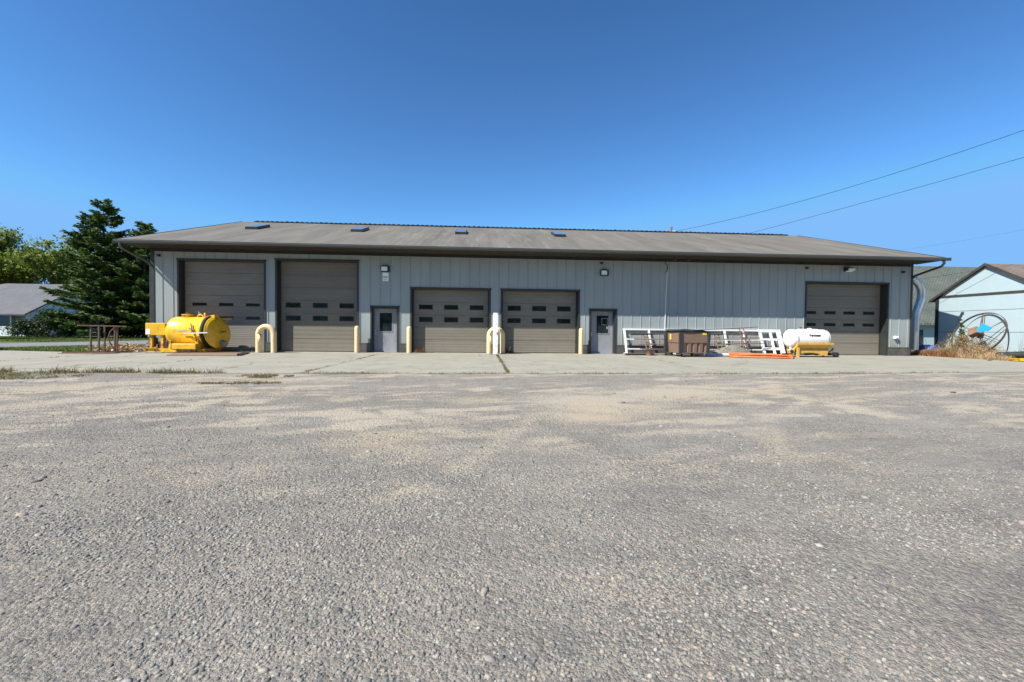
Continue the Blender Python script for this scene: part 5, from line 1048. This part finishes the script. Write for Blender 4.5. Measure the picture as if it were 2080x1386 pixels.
stalk('dead_shrub', 'bare branching dead stems beside the exhaust duct', 22.75, .1, .95, 'dead_twig', 0, .05, .35, 'dead plant', 9)
stalk('dead_shrub', 'tall thin dead stalks to the right of the leaning wheel', 23.8, -2.95, 1.35, 'dead_twig', 0, .05, .12, 'dead plant', 4)
# weeds in the joints of the concrete and along its edge
def joint_weeds(name, label, pts, n, h, mat, jit=.035, clump=.55):
    pts = np.array(pts, float); seg = rng.integers(0, len(pts) - 1, n); u = rng.random(n); P = pts[seg] * (1 - u)[:, None] + pts[seg + 1] * u[:, None] + rng.normal(size=(n, 2)) * jit
    k = fbm(P[:, 0] * 2.1 + 3, P[:, 1] * 2.1, 3) + rng.random(n) * .3 > clump + .05; P = P[k]; h = h * (.35 + 1.2 * rng.random(len(P)) ** 2)
    return tag(blades(name, np.concatenate([P, np.full((len(P), 1), -.01)], 1), h, .012, mat, .9), label, 'weeds', kind='stuff')
joint_weeds('joint_weeds', 'dry yellowish grass along the concrete joint left of centre', [(-4.43, -9.6), (-4.43, -2.0)], 2600, .045, 'olive_grass', .03, .58)
joint_weeds('joint_weeds', 'green weeds along the concrete joint running from the white post', [(.72, -9.7), (.72, -1.3)], 3600, .05, 'olive_grass', .03, .55)
joint_weeds('joint_weeds', 'sparse weeds in the concrete joint in front of the waste cart', [(6.8, -9.5), (6.8, -1.5)], 1400, .035, 'olive_grass', .025, .62)
joint_weeds('joint_weeds', 'small weeds in the concrete joints in front of the yellow tank', [(-9.6, -9.6), (-9.6, -4.5)], 900, .05, 'olive_grass', .03, .66)
joint_weeds('joint_weeds', 'small weeds in the leftmost concrete joint', [(-14.7, -9.0), (-14.7, -3.2)], 900, .05, 'olive_grass', .03, .6)
joint_weeds('edge_grass', 'low green weeds along the front edge of the concrete', [(x, float(edge(x)) - .03) for x in np.linspace(-13, 14, 60)], 8000, .05, 'olive_grass', .04, .58)
joint_weeds('edge_grass', 'taller dry and green grass along the left part of the concrete edge', [(x, float(edge(x)) - .02 - .06 * math.sin(x * 2.3)) for x in np.linspace(-14, -6.3, 20)], 3800, .12, 'olive_grass', .075, .50)
joint_weeds('wall_weeds', 'small green weeds at the foot of the overhead doors and bollards', [(-10.5, -.75), (-9.6, -.72), (-9.2, -.6), (-8.9, -.35)], 900, .10, 'green_grass', .06, .3)
joint_weeds('wall_weeds', 'dry leaves and weeds collected at the left foot of the low overhead door', [(-3.1, .1), (-2.7, .15)], 500, .22, 'rusty_grass', .06, .2)
joint_weeds('wall_weeds', 'little green weed tuft left of the right low overhead door', [(1.2, .1), (1.45, .12)], 160, .3, 'olive_grass', .04, .1)
for nm, lab, cx, cy, rx, ry2, n, h in (('weed_patch', 'green weed patch in the gravel near the concrete edge', -5.0, -10.55, .65, .28, 1500, .04), ('weed_patch', 'thin green weed patches in the gravel left of centre', -4.9, -11.75, .9, .18, 1500, .03), ('weed_patch', 'olive weedy ground in the gravel at the left edge', -10.8, -10.6, 2.2, .8, 4200, .04)):
    a = rng.uniform(0, 6.28, n); r = np.sqrt(rng.random(n)); x = cx + rx * r * np.cos(a); y = cy + ry2 * r * np.sin(a); k = fbm(x * 3, y * 3, 4) + rng.random(n) * .15 > .55; x, y = x[k], y[k]
    tag(blades(nm, np.stack([x, y, gz(x, y)], -1), h, .012, 'olive_grass', .9), lab, 'weeds', kind='stuff')
# grass strip between the concrete and the road, verge beyond it
P = scatter(30000, -24, -15.2, -.4, 6.0); lim = np.interp(P[:, 0], [-24, -22.4, -20.6, -15], [-1, 1.5, 5.2, 18]); bk = np.interp(P[:, 0], [-24, -20.8, -16.6, -15], [.3, -.2, -1.3, -.9]); k = (P[:, 1] < lim - .05) & (P[:, 1] > bk + .05); P = P[k]
tag(blades('roadside_grass', P, .13, .03, 'green_grass', .6), 'bright green grass strip between the concrete and the road', 'grass', kind='stuff')
P = scatter(26000, -47, -24, 11, 25); k = P[:, 0] < np.interp(P[:, 1], [8, 15.5, 50], [-29.4, -26.8, -17]) - .1; P = P[k]
tag(blades('verge_grass', P, .09, .05, 'green_grass', .6), 'mown grass verge between the road and the white house', 'grass', kind='stuff')
# brush pile by the left corner
n = 500; c = np.stack([rng.normal(-15.6, .55, n), rng.normal(-.55, .25, n), np.abs(rng.normal(.12, .1, n))], -1); mb = MB()
for p in c[:60]:
    a = random.uniform(0, 6.28); L = random.uniform(.2, .5); e = random.uniform(-.1, .5)
    mb.tube([p, p + np.array([math.cos(a) * L * .5, math.sin(a) * L * .5, abs(e) * L * .6]), p + np.array([math.cos(a) * L, math.sin(a) * L, abs(e) * L])], [.014, .01, .004], 4, False)
bp_ = thing('brush_pile', 'heap of dead brush and dry leaves at the left corner of the garage', 'brush pile', (-15.6, -.55, 0)); mb.build('twigs', 'dead_twig', bp_); leafcloud('dry_leaves', c, .12, 'dry_grass', bp_)
# debris: small dark scraps lying on the concrete and gravel
for i, (x, y, s, lab) in enumerate(((-.05, -1.9, .06, 'small dark scrap on the concrete left of the white post'), (21.6, -3.6, .12, 'flat dark scrap on the concrete right of the last overhead door'), (9.5, -13.0, .08, 'dark stick lying on the gravel at the right'), (2.35, -14.2, .04, 'small dark stone on the sand patch'))):
    z = 0.004 if y > -8 else float(gz(np.array(x), np.array(y))) + .004
    tag(MB().add([(x - s, y, z), (x, y - s * .4, z), (x + s, y + s * .1, z), (x + s * .2, y + s * .5, z), (x - s * .8, y + s * .1, z + s * .2), (x, y - s * .2, z + s * .35), (x + s * .7, y + s * .1, z + s * .2), (x + s * .1, y + s * .3, z + s * .3)], [(0, 3, 2, 1), (4, 5, 6, 7), (0, 1, 5, 4), (1, 2, 6, 5), (2, 3, 7, 6), (3, 0, 4, 7)]).build('scrap', 'rust' if i < 2 else 'bark'), lab, 'litter')
# tree line across the lot, behind the photographer (the garage windows mirror it)
n = 60000; cx = rng.uniform(-75, 80, 70); cy = -62 + rng.uniform(-7, 5, 70); ch = rng.uniform(4.0, 9.0, 70); j = rng.integers(0, 70, n)
P = np.stack([cx[j], cy[j], ch[j]], -1) + rng.normal(size=(n, 3)) * np.array([2.6, 2.4, 2.6]); P = P[P[:, 2] > .1]
tag(leafcloud('tree_line', P, 1.0, 'leaf_mid'), 'distant row of green trees across the lot, mirrored in the garage windows', 'trees', kind='stuff')
